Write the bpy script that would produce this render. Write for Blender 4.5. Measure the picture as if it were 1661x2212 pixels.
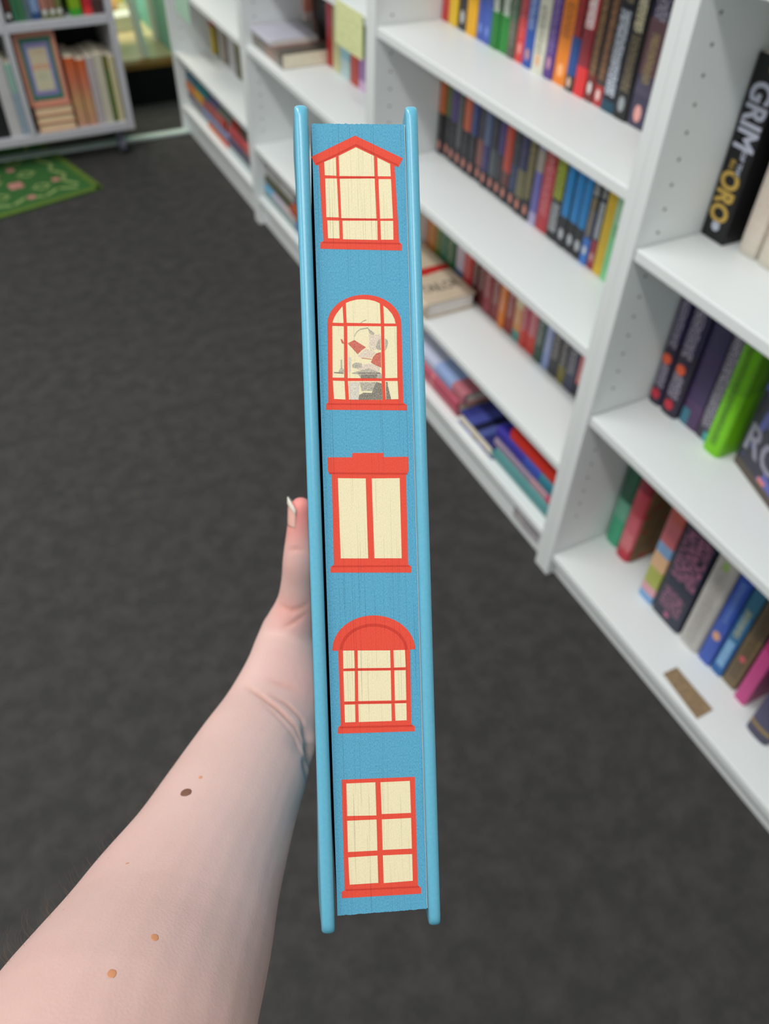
import bpy, bmesh, math, random
from mathutils import Vector, Matrix, noise
from mathutils.bvhtree import BVHTree
random.seed(7)
for o in list(bpy.data.objects): bpy.data.objects.remove(o)
SC = bpy.context.scene
COL = SC.collection
# ------------------------------------------------------------------ camera
FPX, PITCH, ROLL, YAW, CAMH = 1743.53, math.radians(46.147), math.radians(2.206), math.radians(28.332), 1.235
f0 = Vector((math.sin(YAW), math.cos(YAW), 0)); r0 = Vector((math.cos(YAW), -math.sin(YAW), 0)); UZ = Vector((0, 0, 1))
FW = f0*math.cos(PITCH) - UZ*math.sin(PITCH)
up = UZ*math.cos(PITCH) + f0*math.sin(PITCH)
RT = r0*math.cos(ROLL) + up*math.sin(ROLL)
UP = up*math.cos(ROLL) - r0*math.sin(ROLL)
CAM = Vector((0, 0, CAMH))
MCAM = Matrix(((RT.x, UP.x, -FW.x, CAM.x), (RT.y, UP.y, -FW.y, CAM.y), (RT.z, UP.z, -FW.z, CAM.z), (0, 0, 0, 1)))
cd = bpy.data.cameras.new('camera'); cam = bpy.data.objects.new('camera', cd); COL.objects.link(cam)
cam.matrix_world = MCAM
cd.sensor_width = 36; cd.lens = FPX*36/2212; cd.clip_start = 0.01
cd.dof.use_dof = True; cd.dof.focus_distance = 0.253; cd.dof.aperture_fstop = 13.0
SC.camera = cam
# ------------------------------------------------------------------ world, lights, exposure
W = bpy.data.worlds.new('world'); SC.world = W; W.use_nodes = True
W.node_tree.nodes['Background'].inputs[0].default_value = (0.93, 0.97, 1.0, 1)
W.node_tree.nodes['Background'].inputs[1].default_value = 0.43
def area(name, loc, sx, sy, power, col=(1, 1, 1), target=None):
    d = bpy.data.lights.new(name, 'AREA'); d.shape = 'RECTANGLE'; d.size = sx; d.size_y = sy; d.energy = power; d.color = col
    o = bpy.data.objects.new(name, d); COL.objects.link(o); o.location = loc
    if target is not None:
        o.rotation_euler = (Vector(target) - Vector(loc)).to_track_quat('-Z', 'Y').to_euler()
    return o
area('ceiling_light_near', (-0.46, -0.3, 2.7), 0.22, 1.5, 21, (1, 0.985, 0.965))
area('ceiling_light_mid', (-0.46, 1.6, 2.7), 0.22, 1.5, 27, (1, 0.99, 0.975))
area('ceiling_light_far', (-0.46, 3.5, 2.7), 0.22, 1.3, 9, (1, 0.985, 0.97))
area('ceiling_light_left', (-2.0, 0.8, 2.7), 0.22, 1.5, 24, (1, 0.985, 0.965))
area('window_bay_light', (0.45, 3.9, 1.5), 0.5, 0.3, 13, (1, 0.93, 0.76))
SC.view_settings.view_transform = 'Standard'; SC.view_settings.look = 'None'
SC.view_settings.gamma = 1; SC.view_settings.use_curve_mapping = False
SC.view_settings.exposure = 0.2
# ------------------------------------------------------------------ helpers
def ray(px, py): return (FW*FPX + RT*(px-830.5) - UP*(py-1106))/FPX
def onx(px, py, x): d = ray(px, py); return CAM + d*(x/d.x)
def ony(px, py, y): d = ray(px, py); return CAM + d*(y/d.y)
def onz(px, py, z): d = ray(px, py); return CAM + d*((z-CAMH)/d.z)
def lin(c):
    r = []
    for v in c:
        v /= 255.0; r.append(v/12.92 if v <= 0.04045 else ((v+0.055)/1.055)**2.4)
    return (r[0], r[1], r[2], 1)
class NT:
    def __init__(s, name):
        s.m = bpy.data.materials.new(name); s.m.use_nodes = True; s.t = s.m.node_tree
        s.b = s.t.nodes['Principled BSDF']
    def n(s, typ, **k):
        n = s.t.nodes.new(typ)
        for a, b in k.items(): setattr(n, a, b)
        return n
    def l(s, a, b): s.t.links.new(a, b)
    def math(s, op, a, b=0.5, c=None):
        n = s.n('ShaderNodeMath', operation=op)
        for i, v in enumerate((a, b, c)):
            if v is None: continue
            if hasattr(v, 'links'): s.l(v, n.inputs[i])
            else: n.inputs[i].default_value = v
        return n.outputs[0]
    def mix(s, fac, a, b, blend='MIX'):
        n = s.n('ShaderNodeMix', data_type='RGBA', blend_type=blend)
        for i, v in ((0, fac), (6, a), (7, b)):
            if hasattr(v, 'links'): s.l(v, n.inputs[i])
            else: n.inputs[i].default_value = v
        return n.outputs[2]
    def noise(s, scale, detail=3, rough=0.5, vec=None, stretch=None):
        n = s.n('ShaderNodeTexNoise'); n.inputs['Scale'].default_value = scale
        n.inputs['Detail'].default_value = detail; n.inputs['Roughness'].default_value = rough
        if vec is None:
            tc = s.n('ShaderNodeTexCoord'); vec = tc.outputs['Object']
        if stretch:
            mp = s.n('ShaderNodeMapping'); mp.inputs['Scale'].default_value = stretch; s.l(vec, mp.inputs[0]); vec = mp.outputs[0]
        s.l(vec, n.inputs['Vector']); return n.outputs['Fac']
    def bump(s, h, strength=0.2, dist=0.001):
        n = s.n('ShaderNodeBump'); n.inputs['Strength'].default_value = strength; n.inputs['Distance'].default_value = dist
        s.l(h, n.inputs['Height']); s.l(n.outputs[0], s.b.inputs['Normal'])
_mats = {}
def plain(c, rough=0.5, spec=0.4, grain=0.0, name=None):
    key = (tuple(c), rough, spec, grain)
    if key in _mats: return _mats[key]
    t = NT(name or 'paint'); t.b.inputs['Roughness'].default_value = rough; t.b.inputs['Specular IOR Level'].default_value = spec
    L = lin(c)
    nz = t.noise(60, 2)
    g = 0.06 + grain
    t.l(t.mix(nz, tuple(v*(1-g) for v in L[:3])+(1,), tuple(min(1, v*(1+g)) for v in L[:3])+(1,)), t.b.inputs['Base Color'])
    _mats[key] = t.m; return t.m
def mk(name, bm, mats, parent=None, smooth=False):
    me = bpy.data.meshes.new(name); bmesh.ops.recalc_face_normals(bm, faces=bm.faces); bm.to_mesh(me); bm.free()
    if not isinstance(mats, (list, tuple)): mats = [mats]
    for m in mats: me.materials.append(m)
    if smooth:
        for p in me.polygons: p.use_smooth = True
    o = bpy.data.objects.new(name, me); COL.objects.link(o)
    if parent is not None: o.parent = parent
    return o
def link(name, me, parent=None):
    o = bpy.data.objects.new(name, me); COL.objects.link(o)
    if parent is not None: o.parent = parent
    return o
def empty(name, loc=(0, 0, 0), rot=(0, 0, 0)):
    o = bpy.data.objects.new(name, None); COL.objects.link(o); o.location = loc; o.rotation_euler = rot
    o.empty_display_size = 0.02; return o
def tag(o, label=None, cat=None, group=None, kind=None):
    if label: o['label'] = label
    if cat: o['category'] = cat
    if group: o['group'] = group
    if kind: o['kind'] = kind
    return o
def box(bm, x0, x1, y0, y1, z0, z1, bev=0, mi=0):
    vs = [bm.verts.new(p) for p in ((x0,y0,z0),(x1,y0,z0),(x1,y1,z0),(x0,y1,z0),(x0,y0,z1),(x1,y0,z1),(x1,y1,z1),(x0,y1,z1))]
    fs = []
    for idx in ((0,3,2,1),(4,5,6,7),(0,1,5,4),(1,2,6,5),(2,3,7,6),(3,0,4,7)):
        f = bm.faces.new([vs[i] for i in idx]); f.material_index = mi; fs.append(f)
    if bev:
        es = set(e for f in fs for e in f.edges)
        bmesh.ops.bevel(bm, geom=list(es), offset=bev, segments=2, affect='EDGES', profile=0.5)
    return bm
def boxobj(name, d, mat, parent=None, bev=0.001):
    bm = bmesh.new(); box(bm, *d, bev=bev); return mk(name, bm, mat, parent)
def cyl(bm, p0, p1, ra, rb=None, n=12, mi=0):
    rb = ra if rb is None else rb
    p0 = Vector(p0); p1 = Vector(p1); d = (p1-p0); q = d.to_track_quat('Z', 'Y')
    A = [bm.verts.new(p0 + q @ Vector((ra*math.cos(2*math.pi*i/n), ra*math.sin(2*math.pi*i/n), 0))) for i in range(n)]
    B = [bm.verts.new(p1 + q @ Vector((rb*math.cos(2*math.pi*i/n), rb*math.sin(2*math.pi*i/n), 0))) for i in range(n)]
    for i in range(n):
        f = bm.faces.new((A[i], A[(i+1) % n], B[(i+1) % n], B[i])); f.material_index = mi
    bm.faces.new(A[::-1]).material_index = mi; bm.faces.new(B).material_index = mi
def textmesh(name, body, size, mat, parent, M, extr=0.0002, bold=0.0, sx=1.0):
    c = bpy.data.curves.new(name, 'FONT'); c.body = body; c.size = size; c.extrude = extr; c.align_x = 'CENTER'; c.align_y = 'CENTER'; c.offset = bold
    c.resolution_u = 3
    t = bpy.data.objects.new(name, c); COL.objects.link(t)
    dg = bpy.context.evaluated_depsgraph_get(); me = bpy.data.meshes.new_from_object(t.evaluated_get(dg))
    bpy.data.objects.remove(t); me.transform(Matrix.Diagonal((sx, 1, 1, 1))); me.transform(M); me.materials.clear(); me.materials.append(mat)
    return link(name, me, parent)

# ------------------------------------------------------------------ setting
def carpet_mat():
    t = NT('charcoal_carpet'); t.b.inputs['Roughness'].default_value = 0.95; t.b.inputs['Specular IOR Level'].default_value = 0.15
    a = t.noise(7, 4, 0.65); b = t.noise(900, 2, 0.8); c = t.noise(60, 5, 0.8); d = t.noise(24, 3, 0.6)
    m1 = t.mix(a, lin((45, 45, 47)), lin((76, 74, 71)))
    k = t.math('MULTIPLY', t.math('MINIMUM', t.math('MAXIMUM', t.math('MULTIPLY_ADD', c, 3.2, -1.15), 0), 1), 0.8)
    m2 = t.mix(k, lin((48, 50, 52)), m1)
    k2 = t.math('MULTIPLY', t.math('MINIMUM', t.math('MAXIMUM', t.math('MULTIPLY_ADD', d, 3.0, -1.2), 0), 1), 0.5)
    m3 = t.mix(k2, m2, lin((92, 88, 84)))
    m4 = t.mix(t.math('MULTIPLY', b, 0.5), m3, lin((96, 93, 89)))
    t.l(m4, t.b.inputs['Base Color']); t.bump(t.math('ADD', b, t.math('MULTIPLY', c, 0.8)), 0.7, 0.004); return t.m
CARPET = carpet_mat()
WHITE = plain((230, 235, 234), 0.42, 0.4, -0.052, name='white_laminate')
WALLP = plain((205, 205, 200), 0.7, 0.2, name='wall_paint')
tag(boxobj('floor', (-3.2, 1.3, -2.2, 3.50, -0.05, 0), CARPET, bev=0), 'dark charcoal carpet tiles on the shop floor', kind='structure')
tag(boxobj('wall_right', (1.08, 1.16, -2.2, 3.172, 0, 2.8), WALLP, bev=0), 'pale wall behind the white bookcases', kind='structure')

tag(boxobj('wall_left', (-3.28, -3.2, -2.2, 3.48, 0, 2.8), WALLP, bev=0), 'plain pale wall across the shop', kind='structure')
# ------------------------------------------------------------------ bookcases
FX, BK = 0.776, 1.055
PEGM = plain((120, 122, 118), 0.8, 0.1, name='peg_hole_shadow')
def bookcase(y0, shelves, base, label, ymin_vis=None):
    t = empty('bookcase', (FX, y0, 0)); tag(t, label, 'bookcase', None)
    def P(name, d, **k):
        return boxobj(name, (d[0]-FX, d[1]-FX, d[2]-y0, d[3]-y0, d[4], d[5]), WHITE, t, **k)
    P('side_panel', (FX, BK, y0+0.0003, y0+0.0199, 0, 2.02), bev=0.0006)
    P('side_panel', (FX, BK, y0+0.7803, y0+0.7999, 0, 2.02), bev=0.0006)
    P('back_panel', (BK, BK+0.004, y0+0.001, y0+0.799, 0.03, 2.02), bev=0)
    P('top_panel', (FX+0.001, BK, y0+0.0205, y0+0.7795, 2.0, 2.02))
    P('bottom_shelf', (FX+0.003, BK, y0+0.0205, y0+0.7795, base-0.018, base), bev=0.002)
    P('plinth', (FX+0.018, FX+0.034, y0+0.0205, y0+0.7795, 0, base-0.0185))
    for z in shelves:
        P('shelf', (FX+0.003, BK, y0+0.021, y0+0.779, z-0.018, z), bev=0.002)
    bm = bmesh.new()
    for xx in (0.812, 1.01):
        z = 0.155
        while z < 1.9:
            if not any(z0-0.03 < z < z0+0.015 for z0 in shelves):
                cyl(bm, (xx-FX, 0.7798, z-0.001), (xx-FX, 0.7801, z-0.001), 0.0024, n=8)
                cyl(bm, (xx-FX, 0.0199, z-0.001), (xx-FX, 0.0202, z-0.001), 0.0024, n=8)
            z += 0.033
    tag(mk('peg_holes', bm, PEGM, t), kind='stuff')
    return t
YD, YC, YB, YA = -0.028, 0.772, 1.572, 2.372
BD = bookcase(YD, (1.03, 0.699, 0.405), 0.062, 'nearest white bookcase at the right edge, black boxed volume on its shelf')
BC = bookcase(YC, (1.03, 0.765, 0.508, 0.263), 0.087, 'white bookcase holding the long rows of colourful paperbacks')
BB = bookcase(YB, (1.03, 0.77, 0.517, 0.250), 0.090, 'white bookcase with the yellow paper note hanging on its front')
BA = bookcase(YA, (1.03, 0.77, 0.517, 0.285), 0.105, 'farthest white bookcase, beside the shop window bay')

# ------------------------------------------------------------------ books
def spine_mat(name, bands, ink=None, th=0.03, h=0.2, logo=None, rough=0.38):
    t = NT(name); t.b.inputs['Roughness'].default_value = rough
    tc = t.n('ShaderNodeTexCoord'); sp = t.n('ShaderNodeSeparateXYZ'); t.l(tc.outputs['Object'], sp.inputs[0])
    z = t.math('DIVIDE', sp.outputs[2], h)
    cr = t.n('ShaderNodeValToRGB'); t.l(z, cr.inputs[0]); cr.color_ramp.interpolation = 'LINEAR' if rough == 0.39 else 'CONSTANT'
    e = cr.color_ramp.elements
    e[0].position = 0; e[0].color = lin(bands[0][1])
    if len(bands) == 1: e[1].position = 1; e[1].color = lin(bands[0][1])
    else:
        e[1].position = bands[1][0]; e[1].color = lin(bands[1][1])
        for p, c in bands[2:]:
            q = e.new(p); q.color = lin(c)
    col = cr.outputs[0]
    g = t.noise(30, 3)
    col = t.mix(t.math('MULTIPLY', g, 0.22), col, (0.0, 0.0, 0.0, 1))
    for k in (ink or []):
        c, a, b = k[0], k[1], k[2]; wfrac = k[3] if len(k) > 3 else 0.3; dens = k[4] if len(k) > 4 else 0.5
        nz = t.noise(1.0, 1, 0.5, tc.outputs['Object'], (1, 2.6/(th*wfrac), 300))
        m = t.math('GREATER_THAN', nz, dens)
        m = t.math('MULTIPLY', m, t.math('LESS_THAN', t.math('ABSOLUTE', sp.outputs[1]), th*wfrac))
        m = t.math('MULTIPLY', m, t.math('MULTIPLY', t.math('GREATER_THAN', z, a), t.math('LESS_THAN', z, b)))
        m = t.math('MULTIPLY', m, t.math('LESS_THAN', sp.outputs[0], 0.004))
        col = t.mix(t.math('MULTIPLY', m, 0.85), col, lin(c))
    if logo:
        c, zc, ra, rb = logo
        dy = t.math('DIVIDE', sp.outputs[1], ra); dz = t.math('DIVIDE', t.math('SUBTRACT', sp.outputs[2], zc), rb)
        m = t.math('LESS_THAN', t.math('ADD', t.math('MULTIPLY', dy, dy), t.math('MULTIPLY', dz, dz)), 1)
        m = t.math('MULTIPLY', m, t.math('LESS_THAN', sp.outputs[0], 0.004))
        col = t.mix(t.math('MULTIPLY', m, 0.9), col, lin(c))
    t.l(col, t.b.inputs['Base Color']); return t.m
PAPER = plain((232, 222, 200), 0.85, 0.1, 0.06, name='book_pages')
PAPERW = plain((236, 234, 228), 0.85, 0.1, 0.04, name='white_pages')
def book(label, loc, th, h, depth, mat, group=None, hard=False, rot=(0, 0, 0), name='book', pages=None, cat='book'):
    """spine towards -x, thickness along y (centred), height along z, origin at the spine foot"""
    t = empty(name, loc, rot); tag(t, label, cat, group)
    w = 0.0022 if hard else 0.0009; rd = min(0.004, th*0.28) if hard else min(0.0012, th*0.2); hy = th/2
    bow = 0.0035 if hard else 0.0008
    prof = [(depth, -hy), (rd, -hy)]
    for i in range(1, 6):
        a = i/6; y = -hy*math.cos(math.pi*a)
        prof.append((rd - (rd+bow)*math.sin(math.pi*a)**0.6 + bow*0.2, y))
    prof += [(rd, hy), (depth, hy)]
    inner = [(depth, hy-w), (rd+w, hy-w), (rd+w, -hy+w), (depth, -hy+w)]
    ring = prof + inner
    bm = bmesh.new()
    lo = [bm.verts.new((x, y, 0)) for x, y in ring]; hi = [bm.verts.new((x, y, h)) for x, y in ring]
    n = len(ring)
    for i in range(n): bm.faces.new((lo[i], lo[(i+1) % n], hi[(i+1) % n], hi[i]))
    k = len(prof)
    # end caps: boards and spine as quads / fans
    for V in (lo, hi):
        bm.faces.new((V[0], V[1], V[k+2], V[k+3]))
        bm.faces.new([V[i] for i in range(1, k-1)] + [V[k+1], V[k+2]])
        bm.faces.new((V[k-2], V[k-1], V[k], V[k+1]))
    mk('cover', bm, mat, t)
    s = 0.004 if hard else 0.0004
    bm = bmesh.new(); box(bm, rd+w+0.0002, depth-s, -hy+w+0.0001, hy-w-0.0001, s, h-s); mk('page_block', bm, pages or PAPER, t)
    return t
def row(items, z, group, where, xf=0.92, depth=0.13, bookcase_y=None):
    """items: (desc, yhi, ylo, height, bands, ink, logo, hard) ordered from far (image left) to near"""
    n = len(items)
    for i, it in enumerate(items):
        desc, ya, yb, h, bands, ink, logo, hard = it
        th = ya - yb - 0.0008
        L = items[i-1][0] if i else None; Rr = items[i+1][0] if i < n-1 else None
        def sh(s): return ' '.join(s.replace(',', '').split()[:(2 if len(desc.split()) > 3 else 3)])
        if L and Rr: lab = '%s book, %s, between %s and %s' % (desc, where, sh(L), sh(Rr)); lab = ' '.join(lab.split()[:16]); lab = lab[:-4] if lab.endswith(' and') else lab
        elif Rr: lab = '%s book at the far left end of %s' % (desc, where)
        else: lab = '%s book at the near right end of %s' % (desc, where)
        m = spine_mat('spine_'+desc.replace(' ', '_'), bands, ink, th, h, logo, 0.39 if 'fading' in desc else 0.38)
        book(lab, (xf + random.uniform(-0.002, 0.002), (ya+yb)/2, z+0.0003), th, h, depth, m, group, hard)
def flat(label, y0, y1, z, th, x0, depth, mat, group=None, hard=True, pages=None, foreedge=False, rz=0):
    """lying flat, spine along y facing the aisle; foreedge=True turns the pages to the aisle"""
    yc = (y0+y1)/2; h = abs(y1-y0)
    if foreedge:
        M = Matrix.Translation((x0+depth, yc, z+th/2+0.0003)) @ Matrix.Rotation(math.pi+rz, 4, 'Z') @ Matrix.Rotation(math.pi/2, 4, 'X') @ Matrix.Translation((0, 0, -h/2))
    else:
        M = Matrix.Translation((x0, yc, z+th/2+0.0003)) @ Matrix.Rotation(rz, 4, 'Z') @ Matrix.Rotation(math.pi/2, 4, 'X') @ Matrix.Translation((0, 0, -h/2))
    t = book(label, (0, 0, 0), th, h, depth, mat, group, hard, pages=pages)
    t.matrix_world = M; return t
K = (24, 24, 26)
def one(c): return [(0, c)]
# upper visible row (bookcase C)
yC1 = [1.550,1.522,1.490,1.456,1.420,1.396,1.372,1.344,1.315,1.290,1.264,1.236,1.202,1.176,1.139,1.115,1.087,1.065,1.044,1.011,0.979,0.938]
c1 = [('red', .2, one((196,52,50)), [((230,150,140),.1,.9,.3,.62)], None),
 ('yellow', .2, one((233,190,40)), [((40,40,40),.3,.9,.3,.6)], None),
 ('charcoal', .19, one((48,46,50)), None, ((205,205,205),.022,.006,.011)),
 ('golden yellow', .195, one((240,178,20)), [((60,50,20),.6,.95,.3,.6)], None),
 ('royal blue', .195, one((66,92,180)), None, ((120,150,220),.02,.005,.008)),
 ('medium blue', .195, one((70,96,186)), [((150,170,230),.4,.9,.3,.6)], ((120,150,220),.02,.005,.008)),
 ('green with white lettering', .195, [(0,(30,125,45)),(.32,(46,70,40)),(.7,(180,175,40))], [((235,240,230),.3,.95,.34,.47)], None),
 ('leaf green with white lettering', .195, [(0,(36,140,52)),(.32,(46,84,40)),(.7,(190,160,40))], [((235,240,230),.3,.95,.34,.47)], None),
 ('olive grey', .19, [(0,(92,90,78)),(.3,(70,100,80)),(.6,(85,80,75))], [((160,160,140),.1,.6,.3,.55)], None),
 ('coral red', .195, [(0,(222,62,62)),(.35,(180,60,70))], [((240,150,150),.2,.8,.3,.6)], ((240,160,150),.022,.005,.009)),
 ('cobalt blue', .195, one((40,86,176)), [((190,210,240),.3,.9,.3,.52)], ((200,150,150),.02,.006,.009)),
 ('ivory', .2, one((226,224,206)), [((70,80,50),.15,.5,.26,.52),((150,190,140),.6,.8,.3,.6)], ((230,170,120),.02,.006,.01)),
 ('violet', .195, one((92,58,140)), [((190,170,220),.2,.8,.3,.58)], ((210,150,170),.024,.005,.01)),
 ('bright orange', .2, one((246,138,30)), [((120,60,20),.35,.6,.28,.5),((90,50,20),.7,.95,.3,.5)], ((255,190,130),.022,.007,.01)),
 ('black with blue and red bands', .195, [(0,(52,50,46)),(.12,(40,80,150)),(.4,(130,30,34)),(.42,(60,20,22))], [((190,40,44),.42,.95,.36,.46)], ((230,190,170),.013,.005,.008)),
 ('scarlet with white capitals', .195, [(0,(232,52,54)),(.22,(150,40,52)),(.5,(205,40,46))], [((245,240,240),.5,.95,.36,.42)], None),
 ('dark brown with white emblem', .195, [(0,(120,44,40)),(.2,(62,50,46)),(.8,(130,40,40))], [((178,132,80),.2,.8,.3,.5)], ((225,220,215),.02,.005,.009)),
 ('brown with red foot', .195, [(0,(190,54,52)),(.15,(72,58,52))], [((190,130,80),.2,.85,.3,.52)], ((235,210,205),.016,.005,.008)),
 ('navy with silver lettering', .2, [(0,(26,74,96)),(.08,(22,28,44))], [((205,212,225),.12,.7,.34,.45),((170,150,110),.75,.95,.3,.5)], None),
 ('black with cream lettering', .2, one((26,26,28)), [((140,124,96),.2,.58,.28,.48),((225,215,180),.6,.97,.3,.44)], ((160,165,170),.022,.007,.011)),
 ('plum and mauve patterned', .205, [(0,(66,60,86)),(.22,(88,80,104)),(.35,(118,84,92)),(.7,(58,54,84))], [((190,170,110),.3,.62,.2,.5),((200,190,210),.7,.9,.3,.5)], ((240,170,160),.02,.008,.012))]
row([(c1[i][0], yC1[i], yC1[i+1], c1[i][1], c1[i][2], c1[i][3], c1[i][4], False) for i in range(21)], 0.765, 'books on the upper paperback shelf', 'upper paperback shelf')
# a thin red book against the right panel
book('thin rust red book squeezed against the panel beside the plum patterned book', (0.9, 0.862, 0.7655), 0.03, 0.21, 0.14, spine_mat('spine_rust', [(0,(210,110,60)),(.2,(120,50,40)),(.6,(90,50,50))]), 'books on the upper paperback shelf')
# middle row: dark series + others
yC2 = [1.550,1.526,1.500,1.474,1.448,1.422,1.396,1.370,1.345,1.320,1.296,1.270,1.243,1.217,1.190,1.168,1.132,1.099,1.074,1.049,1.026,1.006,0.988,0.964,0.934]
PG = lambda: ((222,140,120), .018, .0055, .0095)
def ds(desc, top, mid=(40,38,48), foot=(44,40,50), ink=None, ts=.42):
    return (desc, .198, [(0,foot),(.16,mid),(ts,top)], ink or [((150,140,140),.2,.9,.26,.6)], PG())
c2 = [ds('dark with burnt orange top',(206,104,50),(30,30,32)), ds('dark with olive green top',(94,112,58)), ds('dark with violet top',(86,66,138)),
 ds('near black with grey lettering',(34,34,38),ink=[((130,130,128),.2,.95,.3,.45)]), ds('dark with flame orange panel',(222,106,62),(36,38,50)), ds('dark with slate blue top',(60,76,136)),
 ds('dark brown with peach patch',(58,52,66),(150,90,80)), ds('dark with misty blue top',(96,112,150),(62,58,120)), ds('dark grey series',(48,48,58),(88,98,104)),
 ds('dark with indigo top',(72,60,130),(50,46,60)), ds('dark with red orange panel',(212,78,56),(110,60,56),ts=.3), ds('dark with blue band',(44,50,62),(44,64,108)),
 ds('deep navy with yellow patch',(52,54,100),(130,124,84)), ds('dark with gold lettering',(58,54,48),ink=[((160,146,100),.2,.95,.34,.46)]),
 ('lilac and silver', .2, [(0,(190,180,220)),(.12,(120,116,190)),(.5,(180,170,160)),(.7,(160,156,190))], None, None),
 ('crimson and rose', .205, [(0,(200,58,66)),(.1,(206,60,74)),(.6,(176,50,48))], [((236,170,170),.15,.9,.3,.55)], None),
 ('black with lime capitals', .2, [(0,(40,42,46)),(.4,(60,66,30))], [((176,186,60),.38,.97,.38,.4),((190,195,200),.08,.34,.34,.45)], None),
 ('black with blue capitals, far copy', .2, [(0,(40,42,46)),(.3,(22,66,104))], [((40,150,226),.28,.98,.42,.36)], ((200,204,208),.024,.007,.010)),
 ('black with blue capitals, middle copy', .2, [(0,(38,40,44)),(.3,(22,66,104))], [((40,150,226),.28,.98,.42,.36)], ((200,204,208),.024,.007,.010)),
 ('black with blue capitals, near copy', .2, [(0,(38,40,44)),(.3,(22,66,104))], [((40,150,226),.28,.98,.42,.36)], ((200,204,208),.024,.007,.010)),
 ('blue footed bronze lettered', .2, [(0,(66,128,216)),(.24,(58,78,120)),(.5,(52,52,58))], [((170,150,110),.26,.6,.32,.46),((190,190,190),.62,.97,.34,.46)], ((230,235,240),.026,.005,.008)),
 ('slate grey with red foot', .2, [(0,(166,56,68)),(.26,(56,62,74))], [((200,205,210),.28,.6,.34,.44),((180,175,170),.64,.97,.34,.46)], ((220,170,170),.022,.005,.008)),
 ('sunflower yellow', .205, one((240,198,48)), [((170,130,30),.2,.9,.2,.6)], None),
 ('pale mint green', .205, [(0,(140,226,160)),(.5,(176,222,180)),(.8,(140,196,146))], [((110,120,80),.4,.5,.2,.5)], None)]
row([(c2[i][0], yC2[i], yC2[i+1], c2[i][1], c2[i][2], c2[i][3], c2[i][4], False) for i in range(24)], 0.508, 'books on the middle paperback shelf', 'middle paperback shelf', xf=0.93, depth=0.12)
yC3 = [1.550,1.534,1.507,1.481,1.456,1.414,1.374,1.338,1.314,1.288,1.258,1.224,1.2,1.171,1.143,1.12,1.089,1.06,1.037,1.006,0.983,0.951,0.925,0.906]
c3 = [('peach orange',(212,132,80)),('amber',(206,130,40)),('olive green',(92,122,30)),('teal green',(30,116,92)),('forest green',(28,104,60)),
 ('pale lilac white',(206,196,214)),('bright red',(200,36,38)),('dark maroon',(92,36,36)),('deep maroon',(104,44,44)),('mauve red',(158,66,76)),
 ('brick red',(140,52,52)),('tangerine',(232,128,30)),('dark red',(150,44,40)),('cream',(226,206,160)),('raspberry',(190,62,84)),
 ('rose red',(200,78,96)),('dark green',(50,82,66)),('periwinkle blue',(146,164,212)),('black and grey',(58,58,62)),('black with olive foot',(62,62,66)),
 ('navy blue',(62,66,90)),('salmon pink',(224,120,120)),('dark with grey lettering',(64,60,54))]
def b3(i):
    d, c = c3[i]; ink = [((215,205,200),.2,.9,.28,.56)]
    bands = one(c); logo = None
    if i in (14, 15): bands = [(0,(214,56,44)),(.22,c)]
    if i == 13: bands = [(0,(90,150,140)),(.12,(220,150,80)),(.4,c)]
    if i == 19: bands = [(0,(130,120,50)),(.2,c)]
    if i == 21: bands = [(0,(50,50,54)),(.16,c)]
    if i == 5: bands = [(0,(80,110,150)),(.2,c)]
    if i == 22: ink = [((190,190,195),.25,.95,.36,.44)]
    return (d, yC3[i], yC3[i+1], .19, bands, ink, logo, False)
row([b3(i) for i in range(23)], 0.263, 'books on the lower paperback shelf', 'lower paperback shelf', xf=0.918, depth=0.13)
book('black book with coral patch wedged beside the right panel of the lower paperback shelf', (0.918, 0.849, 0.2635), 0.11, 0.19, 0.13,
     spine_mat('spine_coral_patch', [(0,(60,62,60)),(.25,(206,110,90)),(.42,(120,96,50)),(.7,(100,90,60))], [((210,205,200),.05,.25,.3,.5)], .11, .19), 'books on the lower paperback shelf')
# cream boxed book lying flat on the lower paperback shelf
cr = NT('cream_jacket'); cr.b.inputs['Roughness'].default_value = 0.35
tcn = cr.n('ShaderNodeTexCoord'); spn = cr.n('ShaderNodeSeparateXYZ'); cr.l(tcn.outputs['Object'], spn.inputs[0])
nz = cr.noise(26, 3); nz2 = cr.noise(8, 2)
redm = cr.math('MULTIPLY', cr.math('GREATER_THAN', spn.outputs[2], 0.112), cr.math('LESS_THAN', cr.math('ADD', spn.outputs[2], cr.math('MULTIPLY', nz, 0.03)), 0.153))
redm = cr.math('MULTIPLY', redm, cr.math('GREATER_THAN', spn.outputs[0], 0.02))
cr.l(cr.mix(redm, cr.mix(nz2, lin((214,200,176)), lin((196,176,152))), lin((190,34,34))), cr.b.inputs['Base Color'])
fb = flat('thick cream book lying flat with red splash and dark capitals on its cover', 1.30, 1.55, 0.263, 0.036, 0.782, 0.125, cr.m, None, True, PAPERW)
fb['label'] = 'thick cream book lying flat with red splash and dark capitals'
textmesh('cover_lettering', 'TAILOR', 0.044, plain((74,70,60), .6), fb, Matrix(((1,0,0,0.066),(0,0,1,0.0182),(0,-1,0,0.196),(0,0,0,1))), 0.0002, 0.0004, 0.62)

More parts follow.
